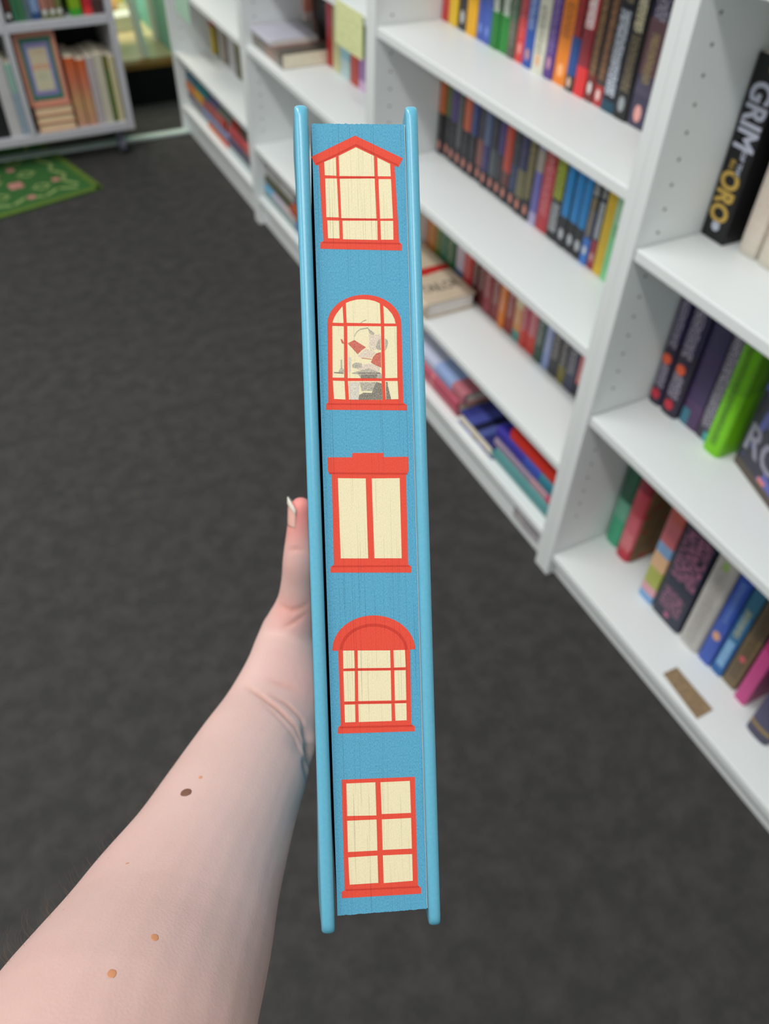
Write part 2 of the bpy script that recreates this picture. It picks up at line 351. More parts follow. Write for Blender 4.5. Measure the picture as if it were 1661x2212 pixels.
# flat stacks on the bottom shelf of bookcase C
G = 'books lying on the bottom shelf behind the held book'
z = 0.087
def fm(n, c, ink=None, th=.03, h=.25): return spine_mat('cover_'+n, one(c) if isinstance(c[0], int) else c, ink, th, h)
flat('rose pink book with red edges at the foot of the left floor stack', 1.165, 1.42, z, 0.040, 0.800, 0.18, fm('rose', [(0,(176,66,88)),(.03,(196,90,112)),(.55,(214,120,130)),(.6,(190,80,100))]), G)
flat('pale blue and white book lying on the rose pink book', 1.150, 1.40, z+.0405, 0.030, 0.806, 0.17, fm('paleblue', [(0,(210,216,240)),(.5,(160,184,230)),(.8,(200,120,130))]), G)
flat('olive green book lying on the pale blue book', 1.165, 1.41, z+.071, 0.024, 0.85, 0.16, fm('olive', [(0,(104,104,50)),(.4,(60,62,40)),(.55,(116,116,60)),(.85,(50,52,46))]), G)
flat('dark navy book at the top of the olive stack', 1.10, 1.34, z+.0955, 0.022, 0.885, 0.15, fm('darknavy', [(0,(40,42,54)),(.12,(150,150,30)),(.2,(38,40,56))]), G)
ib = flat('indigo illustrated book lying flat with cream page edges towards the aisle', 1.010, 1.150, z, 0.030, 0.797, 0.18, fm('indigo', [(0,(52,56,120)),(.3,(92,104,170)),(.45,(34,38,70)),(.6,(80,90,170)),(.8,(60,66,140))], [((200,205,230),.1,.9,.9,.55)], .03, .14), G, foreedge=True)
flat('teal book at the foot of the right floor stack', 0.802, 1.020, z, 0.030, 0.802, 0.16, fm('teal', (84,150,150)), G)
flat('greyish pink book with small lettering on the teal book', 0.802, 1.02, z+.0305, 0.022, 0.806, 0.15, fm('greypink', [(0,(170,150,170)),(.6,(190,150,160)),(.85,(206,80,110))], [((120,110,130),.1,.6,.3,.5)], .022, .22), G)
flat('indigo and green striped book below the red book', 0.800, 1.02, z+.053, 0.028, 0.806, 0.16, fm('indigogreen', [(0,(62,54,160)),(.4,(60,84,180)),(.62,(50,130,150)),(.85,(60,140,80))]), G)
flat('bright red book topping the right floor stack', 0.800, 0.975, z+.0815, 0.030, 0.808, 0.15, fm('bright_red', [(0,(224,54,38)),(.7,(206,46,44))]), G)
flat('dark teal spined book standing behind the red topped stack', 0.99, 1.17, z+.0535, 0.018, 0.90, 0.12, fm('tealdark', (40,84,84)), G)
# stacks in bookcase B bottom
G = 'books lying in the bottom compartment of the note bookcase'
z = 0.090
flat('pale teal book on the bottom board next to the foot post', 2.10, 2.348, z, 0.016, 0.800, 0.18, fm('pteal', (142,166,164)), G)
flat('lavender grey book above the pale teal book', 2.10, 2.345, z+.0165, 0.022, 0.802, 0.18, fm('lavgrey', [(0,(110,180,220)),(.25,(196,192,206)),(.6,(206,190,190))]), G)
flat('blue edged book lying near the held book', 1.85, 2.095, z, 0.030, 0.800, 0.18, fm('bluelong', [(0,(60,120,176)),(.7,(96,182,214))]), G)
flat('amber and orange book lying on the blue edged book', 1.86, 2.13, z+.039, 0.030, 0.800, 0.18, fm('amber', [(0,(176,80,50)),(.5,(214,104,56)),(.8,(228,170,50))]), G)
flat('dark olive book in the middle of the grey stack', 2.132, 2.35, z+.039, 0.026, 0.806, 0.17, fm('dolive', (88,88,66)), G)
flat('pale grey book lying on the dark olive book', 2.12, 2.345, z+.0695, 0.026, 0.808, 0.17, fm('pgrey', [(0,(190,188,186)),(.5,(206,206,202))]), G)
flat('slate blue book with bright blue end on the amber book', 1.86, 2.115, z+.0695, 0.026, 0.812, 0.16, fm('slateb', [(0,(120,122,150)),(.82,(130,130,150)),(.88,(40,120,190))]), G)
# stacks in bookcase A bottom
G = 'books lying in the bottom compartment of the farthest bookcase'
z = 0.105
def a(label, y0, y1, dz, th, c, x0=0.802): return flat(label, y0, y1, z+dz, th, x0, 0.17, fm(label.split()[0]+label.split()[1], c), G)
a('cream spined book lying by the near post of the farthest bookcase', 2.395, 2.44, 0, 0.10, [(0,(198,184,156))])
a('pale glassy blue book at the bottom near end of the far stack', 2.445, 2.68, 0, 0.018, (190,206,208))
a('orange book at the bottom middle of the far stack', 2.69, 2.90, 0, 0.020, [(0,(222,110,50)),(.6,(226,92,70))])
a('slate violet book above the glassy blue book', 2.445, 2.67, .0185, 0.034, [(0,(90,84,116)),(.5,(96,96,108))])
a('lavender blue book at the far end of the stack', 2.675, 3.12, .0215, 0.030, [(0,(128,116,130)),(.3,(140,136,150)),(.7,(136,150,190))])
a('salmon red striped book below the dark red one', 2.445, 2.66, .053, 0.040, [(0,(206,84,88)),(.6,(222,110,104)),(.9,(210,70,60))])
a('brick pink book above the lavender blue book', 2.70, 2.93, .052, 0.032, [(0,(176,90,86)),(.5,(190,100,92)),(.8,(190,60,50))])
a('golden orange book beside the far end panel', 2.935, 3.13, .052, 0.034, [(0,(214,120,40)),(.4,(226,166,50))])
a('dark red topped book at the near end of the far stack', 2.445, 2.62, .0935, 0.034, [(0,(150,34,20)),(.3,(90,70,62))])
a('blue violet book above the brick pink book', 2.63, 2.86, .0935, 0.022, [(0,(96,92,130)),(.4,(110,120,110))])
a('dark teal book topping the far end of the stack', 2.87, 3.12, .0865, 0.030, [(0,(60,110,130)),(.5,(36,124,130))])
# thin standing books behind in bookcase A upper compartment
G = 'thin books standing in the farthest bookcase'
for lab, y0, y1, bands, h in (
    ('thin red book with yellow foot standing in the farthest bookcase', 3.055, 3.085, [(0,(226,196,80)),(.42,(206,100,90))], .2),
    ('thin dark navy book standing in the farthest bookcase', 2.985, 3.0, [(0,(70,70,84))], .21),
    ('thin beige book leaning beside the dark navy one', 2.95, 2.982, [(0,(196,184,172))], .205),
    ('pale lilac white book next to the olive book', 2.83, 2.88, [(0,(206,200,206))], .21),
    ('olive green book standing nearest the post in the farthest bookcase', 2.77, 2.822, [(0,(104,102,62)),(.4,(130,126,84)),(.8,(96,96,60))], .205)):
    book(lab, (0.895, (y0+y1)/2, 0.2855), y1-y0, h, 0.14, spine_mat('spine_thin', bands, None, .03, h), G)
# bookcase B middle shelf
SZ = 0.517
lb = flat('cream paged book lying flat under the lilac book', 2.13, 2.345, SZ, 0.034, 0.80, 0.145, fm('striped', [(0,(86,82,76)),(.5,(150,100,84)),(.8,(96,90,80))], [((170,160,150),.0,1,.9,.5)], .03, .2), None, False, foreedge=False)
lb2 = flat('lilac white thin book lying on the dark striped flat book', 2.20, 2.348, SZ+.0345, 0.012, 0.796, 0.135, fm('lilacw', (212,212,226)), None, False, PAPERW)
pk = book('slim white and pink book standing behind the lilac flat book', (0.95, 2.336, SZ+.0475), 0.014, 0.182, 0.09, spine_mat('spine_pinkwhite', [(0,(222,200,196)),(.1,(220,140,120)),(.8,(210,120,110))]))
# dark face-out book
dk = NT('dark_cover'); dk.b.inputs['Roughness'].default_value = 0.4
v1 = dk.noise(22, 4, 0.7); v2 = dk.noise(13, 2)
dk.l(dk.mix(dk.math('MULTIPLY', dk.math('GREATER_THAN', v1, 0.56), .6), dk.mix(dk.math('GREATER_THAN', v2, 0.62), lin((32,28,26)), lin((168,112,38))), lin((112,104,112))), dk.b.inputs['Base Color'])
fo = book('dark patterned book facing outward behind the flat cream paged book', (0.968, 2.245, SZ+.0005), 0.155, 0.230, 0.03, dk.m, None, False)
G = 'standing books behind the yellow note'
for lab, y0, y1, bands, h in (
    ('crimson red book standing nearest the dark face-out book', 2.095, 2.13, [(0,(196,50,50)),(.4,(206,60,76))], .228),
    ('cream yellow book between the crimson and light blue ones', 2.050, 2.092, [(0,(226,222,166))], .2),
    ('light blue book half hidden by the yellow note', 1.990, 2.047, [(0,(206,232,232)),(.2,(158,208,222))], .2),
    ('vermilion book at the right of the light blue one', 1.940, 1.985, [(0,(206,64,44))], .2),
    ('violet and pink book at the end beside the vermilion one', 1.895, 1.937, [(0,(236,196,236)),(.12,(170,120,190)),(.4,(120,140,90))], .19)):
    book(lab, (0.925, (y0+y1)/2, SZ+.0003), y1-y0, h, 0.12, spine_mat('spine_behind_note', bands, None, .04, h), G)
book('magenta book standing on the lower middle shelf of the note bookcase', (0.90, 2.03, 0.2505), 0.05, 0.215, 0.13, spine_mat('spine_magenta', one((132,60,110))), 'standing books on the lower middle shelf')
book('lime green book standing beside the magenta book', (0.90, 1.97, 0.2505), 0.05, 0.215, 0.13, spine_mat('spine_limey', one((130,160,40))), 'standing books on the lower middle shelf')
# ------------------------------------------------------------------ papers, stickers
def paper(name, label, cat, quad, mat, thick=0.0006):
    bm = bmesh.new(); q = [Vector(p) for p in quad]; n = (q[1]-q[0]).cross(q[3]-q[0]).normalized()
    N = 8; A = []
    for k in (0, 1):
        g = []
        for i in range(N+1):
            u = i/N; r = []
            for j in (0, 1):
                p = (q[0].lerp(q[1], u)).lerp(q[3].lerp(q[2], u), j)
                r.append(bm.verts.new(p + n*(thick*k) + n*0.0015*math.sin(u*math.pi)*(1 if k < 2 else 0)))
            g.append(r)
        A.append(g)
    for i in range(N):
        for k in (0, 1): bm.faces.new((A[k][i][0], A[k][i+1][0], A[k][i+1][1], A[k][i][1]))
        for j in (0, 1): bm.faces.new((A[0][i][j], A[0][i+1][j], A[1][i+1][j], A[1][i][j]))
    for i in (0, N): bm.faces.new((A[0][i][0], A[0][i][1], A[1][i][1], A[1][i][0]))
    o = mk(name, bm, mat, None, False); tag(o, label, cat); return o
def note_mat(c, c2):
    t = NT('note_paper'); t.b.inputs['Roughness'].default_value = 0.8
    w = t.noise(1, 1, .5, None, (1, 60, 380))
    m = t.math('MULTIPLY', t.math('GREATER_THAN', w, 0.56), 0.35)
    t.l(t.mix(m, lin(c), lin(c2)), t.b.inputs['Base Color']); return t.m
xn = FX - 0.002
paper('paper_note', 'yellow handwritten paper note hanging from the shelf front beside the post', 'note', [(xn, 1.732, 0.691), (xn, 1.602, 0.691), (xn, 1.602, 0.773), (xn, 1.732, 0.773)], note_mat((226,230,170), (176,184,130)))
paper('paper_note', 'mint green paper note hanging at the far end of the row', 'note', [(xn, 3.02, 0.436), (xn, 2.86, 0.436), (xn, 2.86, 0.519), (xn, 3.02, 0.519)], note_mat((176,214,190), (206,232,222)))
sm = NT('sticker_smudge'); sm.b.inputs['Roughness'].default_value = 0.6
sm.l(sm.mix(sm.noise(45, 2), lin((120,112,118)), lin((206,200,202))), sm.b.inputs['Base Color'])
paper('price_sticker', 'smudged grey sticker on the plinth beside the foot post', 'sticker', [(FX+.0172, 0.905, 0.020), (FX+.0172, 0.815, 0.020), (FX+.0172, 0.815, 0.056), (FX+.0172, 0.905, 0.056)], sm.m, 0.0004)
kt = NT('kraft_label'); kt.b.inputs['Roughness'].default_value = 0.75
w = kt.noise(1, 1, .5, None, (420, 130, 1)); s0 = kt.n('ShaderNodeSeparateXYZ'); tt = kt.n('ShaderNodeTexCoord'); kt.l(tt.outputs['Object'], s0.inputs[0])
kt.l(kt.mix(kt.math('MULTIPLY', kt.math('GREATER_THAN', w, 0.5), 0.6), kt.mix(kt.noise(30, 3), lin((146,122,90)), lin((166,140,106))), lin((98,84,62))), kt.b.inputs['Base Color'])
tq = [onz(x, y, 0.0630) for x, y in ((1432,1455),(1505,1553),(1540,1533),(1462,1441))]
bm = bmesh.new(); lo = [bm.verts.new(p-UZ*0.0007) for p in tq]; hi = [bm.verts.new(p+UZ*0.0003) for p in tq]
bm.faces.new(lo); bm.faces.new(hi)
for i in range(4): bm.faces.new((lo[i], lo[(i+1) % 4], hi[(i+1) % 4], hi[i]))
tag(mk('shelf_label', bm, kt.m), 'small brown card label lying on the lowest shelf at right', 'label')

# ------------------------------------------------------------------ bookcase D contents
G1 = 'volumes on the upper shelf of the nearest bookcase'
BLK = plain((20, 20, 22), 0.38, 0.4, name='black_board')
SILV = plain((186, 190, 206), 0.45, 0.4, name='silver_print'); GOLD = plain((196, 162, 78), 0.45, 0.4, name='gold_print')
gb = empty('book', (0.892, 0.7285, 0.6993)); tag(gb, 'tall black boxed book with silver and gold capitals down its spine', 'book')
boxobj('cover', (0, 0.16, -0.021, 0.0215, 0, 0.232), BLK, gb, bev=0.0012)
bm = bmesh.new(); box(bm, 0.004, 0.157, -0.0185, 0.019, 0.2305, 0.2325); mk('page_block', bm, PAPER, gb)
def spine_text(body, size, zc, mat, sx=1.0, bold=0.0008, y=0.0, nm='spine_lettering', x=-0.0002):
    # reads top to bottom: text +X -> -z, text up(+Y) -> towards viewer's right (-y world)
    # spine faces -x; seen from the aisle, right is -y. rotated clockwise: letters' up points right (-y)
    M = Matrix(((0, 0, -1, x), (0, -1, 0, y), (-1, 0, 0, zc), (0, 0, 0, 1)))
    return M
def stext(parent, body, size, zc, mat, sx=1.0, bold=0.0008, y=0.0, x=-0.0002):
    return textmesh('spine_lettering', body, size, mat, parent, spine_text(body, size, zc, mat, y=y, x=x), 0.0002, bold, sx)
stext(gb, 'GRIM', 0.047, 0.163, SILV, 0.74, 0.0014)
stext(gb, 'ORO', 0.042, 0.060, GOLD, 0.74, 0.0014, y=0.003)
stext(gb, 'OF THE', 0.010, 0.106, SILV, 1.0, 0.0003, y=-0.006)
stext(gb, 'ILL', 0.010, 0.102, GOLD, 1.0, 0.0003, y=0.006)
bm = bmesh.new(); cyl(bm, (-0.0004, 0, 0.0205), (0.0006, 0, 0.0205), 0.007, n=20); mk('emblem', bm, SILV, gb)
bm = bmesh.new(); cyl(bm, (-0.0004, -0.010, 0.221), (0.0006, -0.010, 0.221), 0.008, n=20); mk('emblem', bm, GOLD, gb)
CREAMC = (222, 210, 196)
for i, (lab, yc, zz) in enumerate((('cream hardback with rounded spine beside the black boxed book', 0.6755, 0), ('cream hardback nearest the right edge on the upper shelf', 0.6405, 0))):
    book(lab, (0.905, yc, 0.6993), 0.032, 0.225, 0.14, spine_mat('spine_cream', [(0,(206,200,188)),(.035,(216,208,192)),(.09,CREAMC)], [((206,176,160),.15,.9,.3,.6)], .04, .235), G1, True)
for i, yc in enumerate((0.603, 0.562)):
    book(('stone coloured book right of the two cream hardbacks', 'pale grey book past the stone coloured one')[i], (0.90, yc, 0.6993), 0.038, 0.22, 0.15, spine_mat('spine_stone', one(((206,202,196),(196,196,200))[i])), G1, True)
G2 = 'fantasy hardbacks on the middle shelf of the nearest bookcase'
def d2(lab, y0, y1, h, bands, ink, logo=None, hard=True, xf=0.897):
    return book(lab, (xf, (y0+y1)/2, 0.4053), y1-y0-.001, h, 0.14, spine_mat('spine_'+lab.split()[0], bands, ink, y1-y0, h, logo), G2, hard)
LET = ((168,160,178), .06, .97, .26, .42)
def dots(t, th):
    for zc, c in ((0.020, (196,50,66)), (0.088, (226,96,60))):
        bm = bmesh.new(); cyl(bm, (-0.0036, 0, zc), (0.001, 0, zc), th*.27, n=16); mk('emblem', bm, plain(c, .5), t)
t = d2('dark purple hardback with white lettering nearest the left panel', 0.7225, 0.7505, 0.24, [(0,(48,38,66)),(.5,(44,36,80))], [((172,164,180),.14,.33,.3,.5),((172,164,180),.46,.97,.3,.5)]); dots(t, .034)
t = d2('second dark purple hardback with orange sun emblem', 0.6855, 0.722, 0.24, [(0,(46,36,60)),(.5,(42,34,74))], [((172,164,180),.14,.33,.3,.5),((172,164,180),.46,.97,.3,.5)]); dots(t, .034)
t = d2('mottled purple book with teal foot corner', 0.6465, 0.685, 0.235, [(0,(84,58,98)),(.2,(66,50,92)),(.6,(56,52,86)),(.8,(78,48,88))], None, None, False, .905)
boxobj('foot_patch', (-0.0012, 0.004, 0.001, 0.0165, 0.001, 0.03), plain((66,120,140), .5), t, bev=0)
t = d2('charcoal book with long silver lettering beside the lime one', 0.6185, 0.646, 0.235, [(0,(60,52,70)),(.2,(64,58,76))], [((176,170,184),.1,.95,.32,.5)], None, False, .905)
boxobj('foot_patch', (-0.0012, 0.004, -0.0125, -0.002, 0.001, 0.018), plain((76,160,160), .5), t, bev=0)
t = d2('lime green hardback on the middle shelf', 0.583, 0.618, 0.235, [(0,(122,206,0)),(.5,(104,176,10))], [((50,92,10),.08,.92,.16,.46)], None, True, .895)
# large face-out book, angled a little
gq = onz(1573, 985, 0.4053); gq2 = onz(1661, 1105, 0.4053)
fd = (gq2-gq).normalized(); ang = math.atan2(fd.y, fd.x)
fo = empty('book', gq + fd*0.011, (0, 0, ang)); tag(fo, 'large dark blue book facing outward with big pale capitals, right edge', 'book')
nm = NT('night_cover'); nm.b.inputs['Roughness'].default_value = 0.4
sx_ = nm.n('ShaderNodeSeparateXYZ'); tx_ = nm.n('ShaderNodeTexCoord'); nm.l(tx_.outputs['Object'], sx_.inputs[0])
blob = nm.noise(24, 2); blob2 = nm.noise(30, 3)
cc = nm.mix(nm.math('GREATER_THAN', blob, 0.58), lin((52,50,66)), lin((96,100,176)))
cc = nm.mix(nm.math('GREATER_THAN', nm.math('MULTIPLY', blob2, nm.math('GREATER_THAN', sx_.outputs[0], 0.06)), 0.62), cc, lin((224,130,130)))
cc = nm.mix(nm.math('LESS_THAN', sx_.outputs[2], 0.016), cc, lin((84,72,62)))
nm.l(cc, nm.b.inputs['Base Color'])
boxobj('cover', (0, 0.175, 0.002, 0.03, 0, 0.24), nm.m, fo, bev=0.0012)
fpm = Matrix.Translation((0, 0.0018, 0)) @ Matrix.Rotation(math.pi/2, 4, 'X')
PALE = plain((150, 148, 166), .5, name='pale_print'); DARKG = plain((104, 98, 96), .5)
for body, size, x, zz, m in (('THE', 0.032, 0.060, 0.172, DARKG), ('SO', 0.070, 0.085, 0.120, PALE), ('RO', 0.066, 0.050, 0.058, PALE)):
    textmesh('cover_lettering', body, size, m, fo, Matrix.Translation((x, 0.0016, zz)) @ Matrix.Rotation(math.pi/2, 4, 'X'), 0.0002, 0.0012)
# bottom shelf
G3 = 'books on the lowest shelf of the nearest bookcase'
def d3(lab, y0, y1, h, bands, ink=None, logo=None, hard=False, xf=0.9, depth=0.14, rot=(0,0,0)):
    return book(lab, (xf, (y0+y1)/2, 0.0623), abs(y1-y0)-.001, h, depth, spine_mat('spine_'+lab.split()[0]+lab.split()[1], bands, ink, y1-y0, h, logo), G3, hard, rot)
d3('mint green hardback nearest the left panel, lowest shelf', 0.709, 0.747, 0.235, [(0,(64,170,128)),(.3,(110,180,150)),(.5,(48,110,84)),(.85,(60,130,100))], [((40,80,60),.5,.85,.4,.45)], None, True)
rb = d3('red and rose book with brown floral cover, standing half open', 0.672, 0.706, 0.235, [(0,(196,40,60)),(.14,(214,96,110)),(.5,(200,70,84)),(.75,(140,40,56))], [((226,140,140),.1,.3,.4,.5)], None, True, 0.893)
fl = NT('floral_brown'); fl.b.inputs['Roughness'].default_value = 0.6
fl.l(fl.mix(fl.math('GREATER_THAN', fl.noise(40, 2), .62), fl.mix(fl.noise(30, 4), lin((70,56,30)), lin((150,120,74))), lin((160,50,50))), fl.b.inputs['Base Color'])
boxobj('open_cover', (0.006, 0.15, -0.0198, -0.0178, 0.001, 0.234), fl.m, rb, bev=0)
book('pastel book with blue, peach, green and pink blocks', (0.868, 0.589, 0.0623), 0.034, 0.235, 0.165,
     spine_mat('spine_pastel', [(0,(130,176,226)),(.08,(230,170,180)),(.17,(176,182,80)),(.36,(232,186,140)),(.52,(130,166,206)),(.63,(206,110,116)),(.86,(196,100,90))], None, .034, .235), G3, False)
d3('wide navy book with pink lettering in two blocks', 0.500, 0.568, 0.235, [(0,(38,44,64)),(.5,(34,40,60))], [((176,108,140),.12,.34,.34,.52),((182,112,144),.46,.95,.42,.52)], ((190,100,140), .018, .006, .006), False, .868, .165)
d3('grey white hardback with engraved lettering beside the navy book', 0.452, 0.497, 0.24, one((196,192,186)), [((150,144,140),.05,.9,.22,.5),((140,190,60),.86,.93,.14,.4)], None, True, .87, .16)
d3('royal blue paperback right of the grey white hardback', 0.423, 0.450, 0.225, [(0,(58,92,190)),(.5,(40,80,176))], [((120,150,210),.5,.95,.2,.52)], ((230,170,120), .075, .008, .010), False, .872, .15)
d3('azure blue paperback with white lettering', 0.398, 0.422, 0.23, [(0,(24,100,170)),(.4,(40,110,160)),(.7,(50,110,140))], [((150,200,236),.1,.4,.3,.42),((190,190,130),.45,.75,.24,.5)], None, False, .875, .15)
d3('bronze brown paperback with dark lettering', 0.368, 0.397, 0.225, [(0,(120,100,66)),(.6,(96,82,60))], [((60,46,34),.1,.9,.3,.5)], ((210,90,100), .075, .006, .007), False, .878, .15)
d3('magenta pink book in front of the last dark books', 0.338, 0.362, 0.23, [(0,(206,70,140)),(.6,(190,50,120))], None, None, False, .872, .15)
d3('dark indigo hardback at the right frame edge, lowest shelf', 0.268, 0.312, 0.22, [(0,(70,66,92)),(.1,(160,130,70)),(.14,(72,70,104))], None, None, True, .85, .15)

# ------------------------------------------------------------------ window bay beyond the bookcases
STEEL = plain((190, 206, 200), 0.35, 0.6, name='threshold_metal')
bm = bmesh.new(); box(bm, -1.2, 0.80, 3.135, 3.172, 0.0, 0.012, bev=0.003); tag(mk('trim_1', bm, STEEL), 'pale metal threshold strip across the carpet', kind='structure')
tag(boxobj('wall_far', (-1.2, 0.87, 3.49, 3.52, 0.0, 0.132), plain((14, 15, 16), .7, .2), bev=0), 'black riser below the window bay', kind='structure')
tag(boxobj('trim_2', (-1.2, 0.87, 3.478, 3.53, 0.132, 0.154), plain((128, 92, 40), .5, .3, .1), bev=0.002), 'brown wooden edge of the window bay', kind='structure')
pm = NT('bay_board'); pm.b.inputs['Roughness'].default_value = 0.32
pm.l(pm.mix(pm.noise(6, 3, .5, None, (1, 6, 1)), lin((206,186,132)), lin((226,210,168))), pm.b.inputs['Base Color'])
tag(boxobj('floor', (-1.2, 0.87, 3.53, 4.7, 0.10, 0.1535), pm.m, bev=0), 'pale wooden floor of the window bay', kind='structure')
tag(boxobj('wall_right', (0.87, 0.90, 3.172, 4.7, 0, 2.2), plain((132, 196, 178), .6, .25), bev=0), 'mint green side panel of the window bay', kind='structure')
tag(boxobj('wall_left', (-1.26, -1.2, 3.1, 4.7, 0, 2.2), WALLP, bev=0), 'plain side wall of the window bay', kind='structure')
gm = NT('window_glass'); gm.b.inputs['Base Color'].default_value = (.8, .95, .9, 1); gm.b.inputs['Transmission Weight'].default_value = 1; gm.b.inputs['Roughness'].default_value = 0.02
wn = empty('window_1', (0, 4.66, 0.1535)); tag(wn, 'shop window behind the bay with pale frame', kind='structure')
FRM = plain((200, 224, 214), .5, .3, name='window_frame_paint')
boxobj('pane', (-1.19, 0.865, 0.0, 0.006, 0.05, 1.9), gm.m, wn, bev=0)
boxobj('window_frame', (-1.19, 0.865, -0.03, 0.03, 0.0, 0.05), FRM, wn)
for x in (-0.62, 0.05, 0.72): boxobj('mullion', (x, x+0.04, -0.03, -0.001, 0.05, 1.9), FRM, wn)
# display stand: white legged, carrying small things
def at(px, py, z): return onz(px, py, z)
LEG = plain((232, 234, 222), .45, .4, name='stand_white')
st = empty('display_stand', (0.70, 3.66, 0.154)); tag(st, 'white legged display stand in the window bay', 'stand')
def lg(name, p, q, w=0.013):
    bm = bmesh.new(); cyl(bm, Vector(p), Vector(q), w, n=4); return mk(name, bm, LEG, st)
lg('leg', (0.058, -0.11, 0.001), (0.030, -0.10, 0.33), .017); lg('leg', (0.155, 0.06, 0.001), (0.14, 0.04, 0.33)); lg('leg', (-0.32, 0.12, 0.001), (-0.30, 0.11, 0.33)); lg('leg', (0.10, 0.13, 0.001), (0.095, 0.12, 0.33))
boxobj('shelf_board', (-0.33, 0.15, -0.10, 0.13, 0.33, 0.345), LEG, st)
# small boxed item and round orange thing on the bay floor
bx = onz(270, 75, 0.156)
wb = empty('gift_box', (0.765, 3.92, 0.1537), (0, 0, 0.1)); tag(wb, 'small white box on the bay floor beside the stand', 'box')
boxobj('box_body', (-0.07, 0.05, -0.03, 0.05, 0, 0.045), LEG, wb, bev=.002); boxobj('lid', (-0.073, 0.053, -0.033, 0.053, 0.0455, 0.058), plain((244,242,226), .4), wb, bev=.002)
ob = empty('bauble', (0.785, 4.12, 0.1537)); tag(ob, 'orange patterned toy with a shiny golden ball in the window bay', 'toy')
def ball(name, c, r, mat, parent, sz=1.0):
    bm = bmesh.new(); bmesh.ops.create_uvsphere(bm, u_segments=20, v_segments=12, radius=r)
    for v in bm.verts: v.co = Vector((v.co.x, v.co.y, v.co.z*sz)) + Vector(c)
    return mk(name, bm, mat, parent, True)
ball('toy_body', (-0.03, 0, 0.036), 0.045, plain((226,160,96), .5), ob, .8); ball('golden_ball', (0.03, 0.01, 0.07), 0.026, plain((250,226,120), .12, .9), ob)
daylight_strip = empty('daylight_gap', (0.835, 4.02, 0.1537)); tag(daylight_strip, 'glowing pale cyan strip standing in for a gap of daylight', 'daylight gap')
em = NT('daylight_glow'); em.b.inputs['Base Color'].default_value = lin((200,240,235)); em.b.inputs['Emission Color'].default_value = lin((200,245,240)); em.b.inputs['Emission Strength'].default_value = 1.0  # emission stands in for daylight showing between the bay objects, not a fitting
bm = bmesh.new(); cyl(bm, (0, 0, 0.03), (0, 0, 0.6), 0.013, n=12); mk('daylight_strip', bm, em.m, daylight_strip)
bm = bmesh.new(); cyl(bm, (0, 0, 0), (0, 0, 0.03), 0.03, 0.016, n=16); mk('base', bm, LEG, daylight_strip)  # made-up foot so the glowing daylight strip rests on the bay floor

# ------------------------------------------------------------------ book trolley at the far left
TY = 3.02
TG = plain((186, 186, 192), 0.45, 0.4, name='trolley_grey_white')
tr = empty('book_trolley', (0.57, TY, 0)); tag(tr, 'pale grey wheeled book trolley with two shelves at the far left', 'trolley')
def TP(name, x0, x1, z0, z1, y0=TY, y1=TY+.27, mat=TG, bev=0.002): return boxobj(name, (x0-.57, x1-.57, y0-TY, y1-TY, z0, z1), mat, tr, bev=bev)
TP('side_panel', 0.548, 0.570, 0.092, 0.86); TP('side_panel', -0.42, -0.398, 0.092, 0.86)
TP('bottom_board', -0.3975, 0.5475, 0.092, 0.118); TP('middle_board', -0.3975, 0.5475, 0.424, 0.449); TP('top_board', -0.3975, 0.5475, 0.835, 0.86)
TP('divider', 0.222, 0.240, 0.1185, 0.4235); TP('divider', 0.222, 0.240, 0.4495, 0.8345)
TP('back_panel', -0.398, 0.5478, 0.1185, 0.8345, TY+.262, TY+.27, mat=plain((48,44,44), .7, .2), bev=0)
for x, y in ((0.52, .04), (0.52, .23), (-0.37, .04), (-0.37, .23)):
    bm = bmesh.new(); cyl(bm, (x-.57-.01, y, .033), (x-.57+.01, y, .033), .026, n=16); box(bm, x-.585, x-.555, y-.014, y+.014, .058, .0915)
    mk('caster', bm, plain((88, 90, 104), .5), tr)
GT = 'books on the lower shelf of the trolley'
def tb(lab, x0, x1, h, bands, z=0.1183, ink=None, logo=None, yf=TY+.02, depth=.15, g=GT, hard=False):
    m = spine_mat('spine_'+lab.split()[0]+lab.split()[1], bands, ink, x1-x0, h, logo, 0.39 if 'fading' in lab else 0.38)
    return book(lab, ((x0+x1)/2, yf, z), x1-x0-.001, h, depth, m, g, hard, (0, 0, math.pi/2))
# flat stack with face-out pink book on top
for k, lab in enumerate(('lowest of three cream flat books on the trolley', 'middle of three cream flat books on the trolley', 'top cream flat book below the pink cover')):
    t = book(lab, (0, 0, 0), 0.026, 0.125, 0.17, plain((190, 136, 110), .6), 'three cream paged books lying flat', True, pages=plain((232, 206, 168), .85, .1, .05))
    # fore-edge towards the viewer
    t.matrix_world = Matrix.Translation((0.317, TY+.012+.17, 0.1183+0.0132+k*0.0266)) @ Matrix.Rotation(-math.pi/2, 4, 'Z') @ Matrix.Rotation(math.pi/2, 4, 'X') @ Matrix.Translation((0, 0, -0.0625))
pb = empty('book', (0.312, TY+.035, 0.1984), (-0.05, 0, 0)); tag(pb, 'peach pink book facing outward with green and lilac framed title panel', 'book')
boxobj('cover', (-.064, .064, -.008, .008, 0, .222), plain((216, 148, 126), .55), pb, bev=.001)
for nmn, d, c in (('green_frame', (-.050, .050, -.0084, -.008, .015, .200), (50,116,94)), ('lilac_frame', (-.039, .039, -.0088, -.0083, .029, .186), (136,130,178)), ('title_panel', (-.028, .028, -.0092, -.0087, .044, .170), (204,198,168))):
    boxobj(nmn, d, plain(c, .6), pb, bev=0)
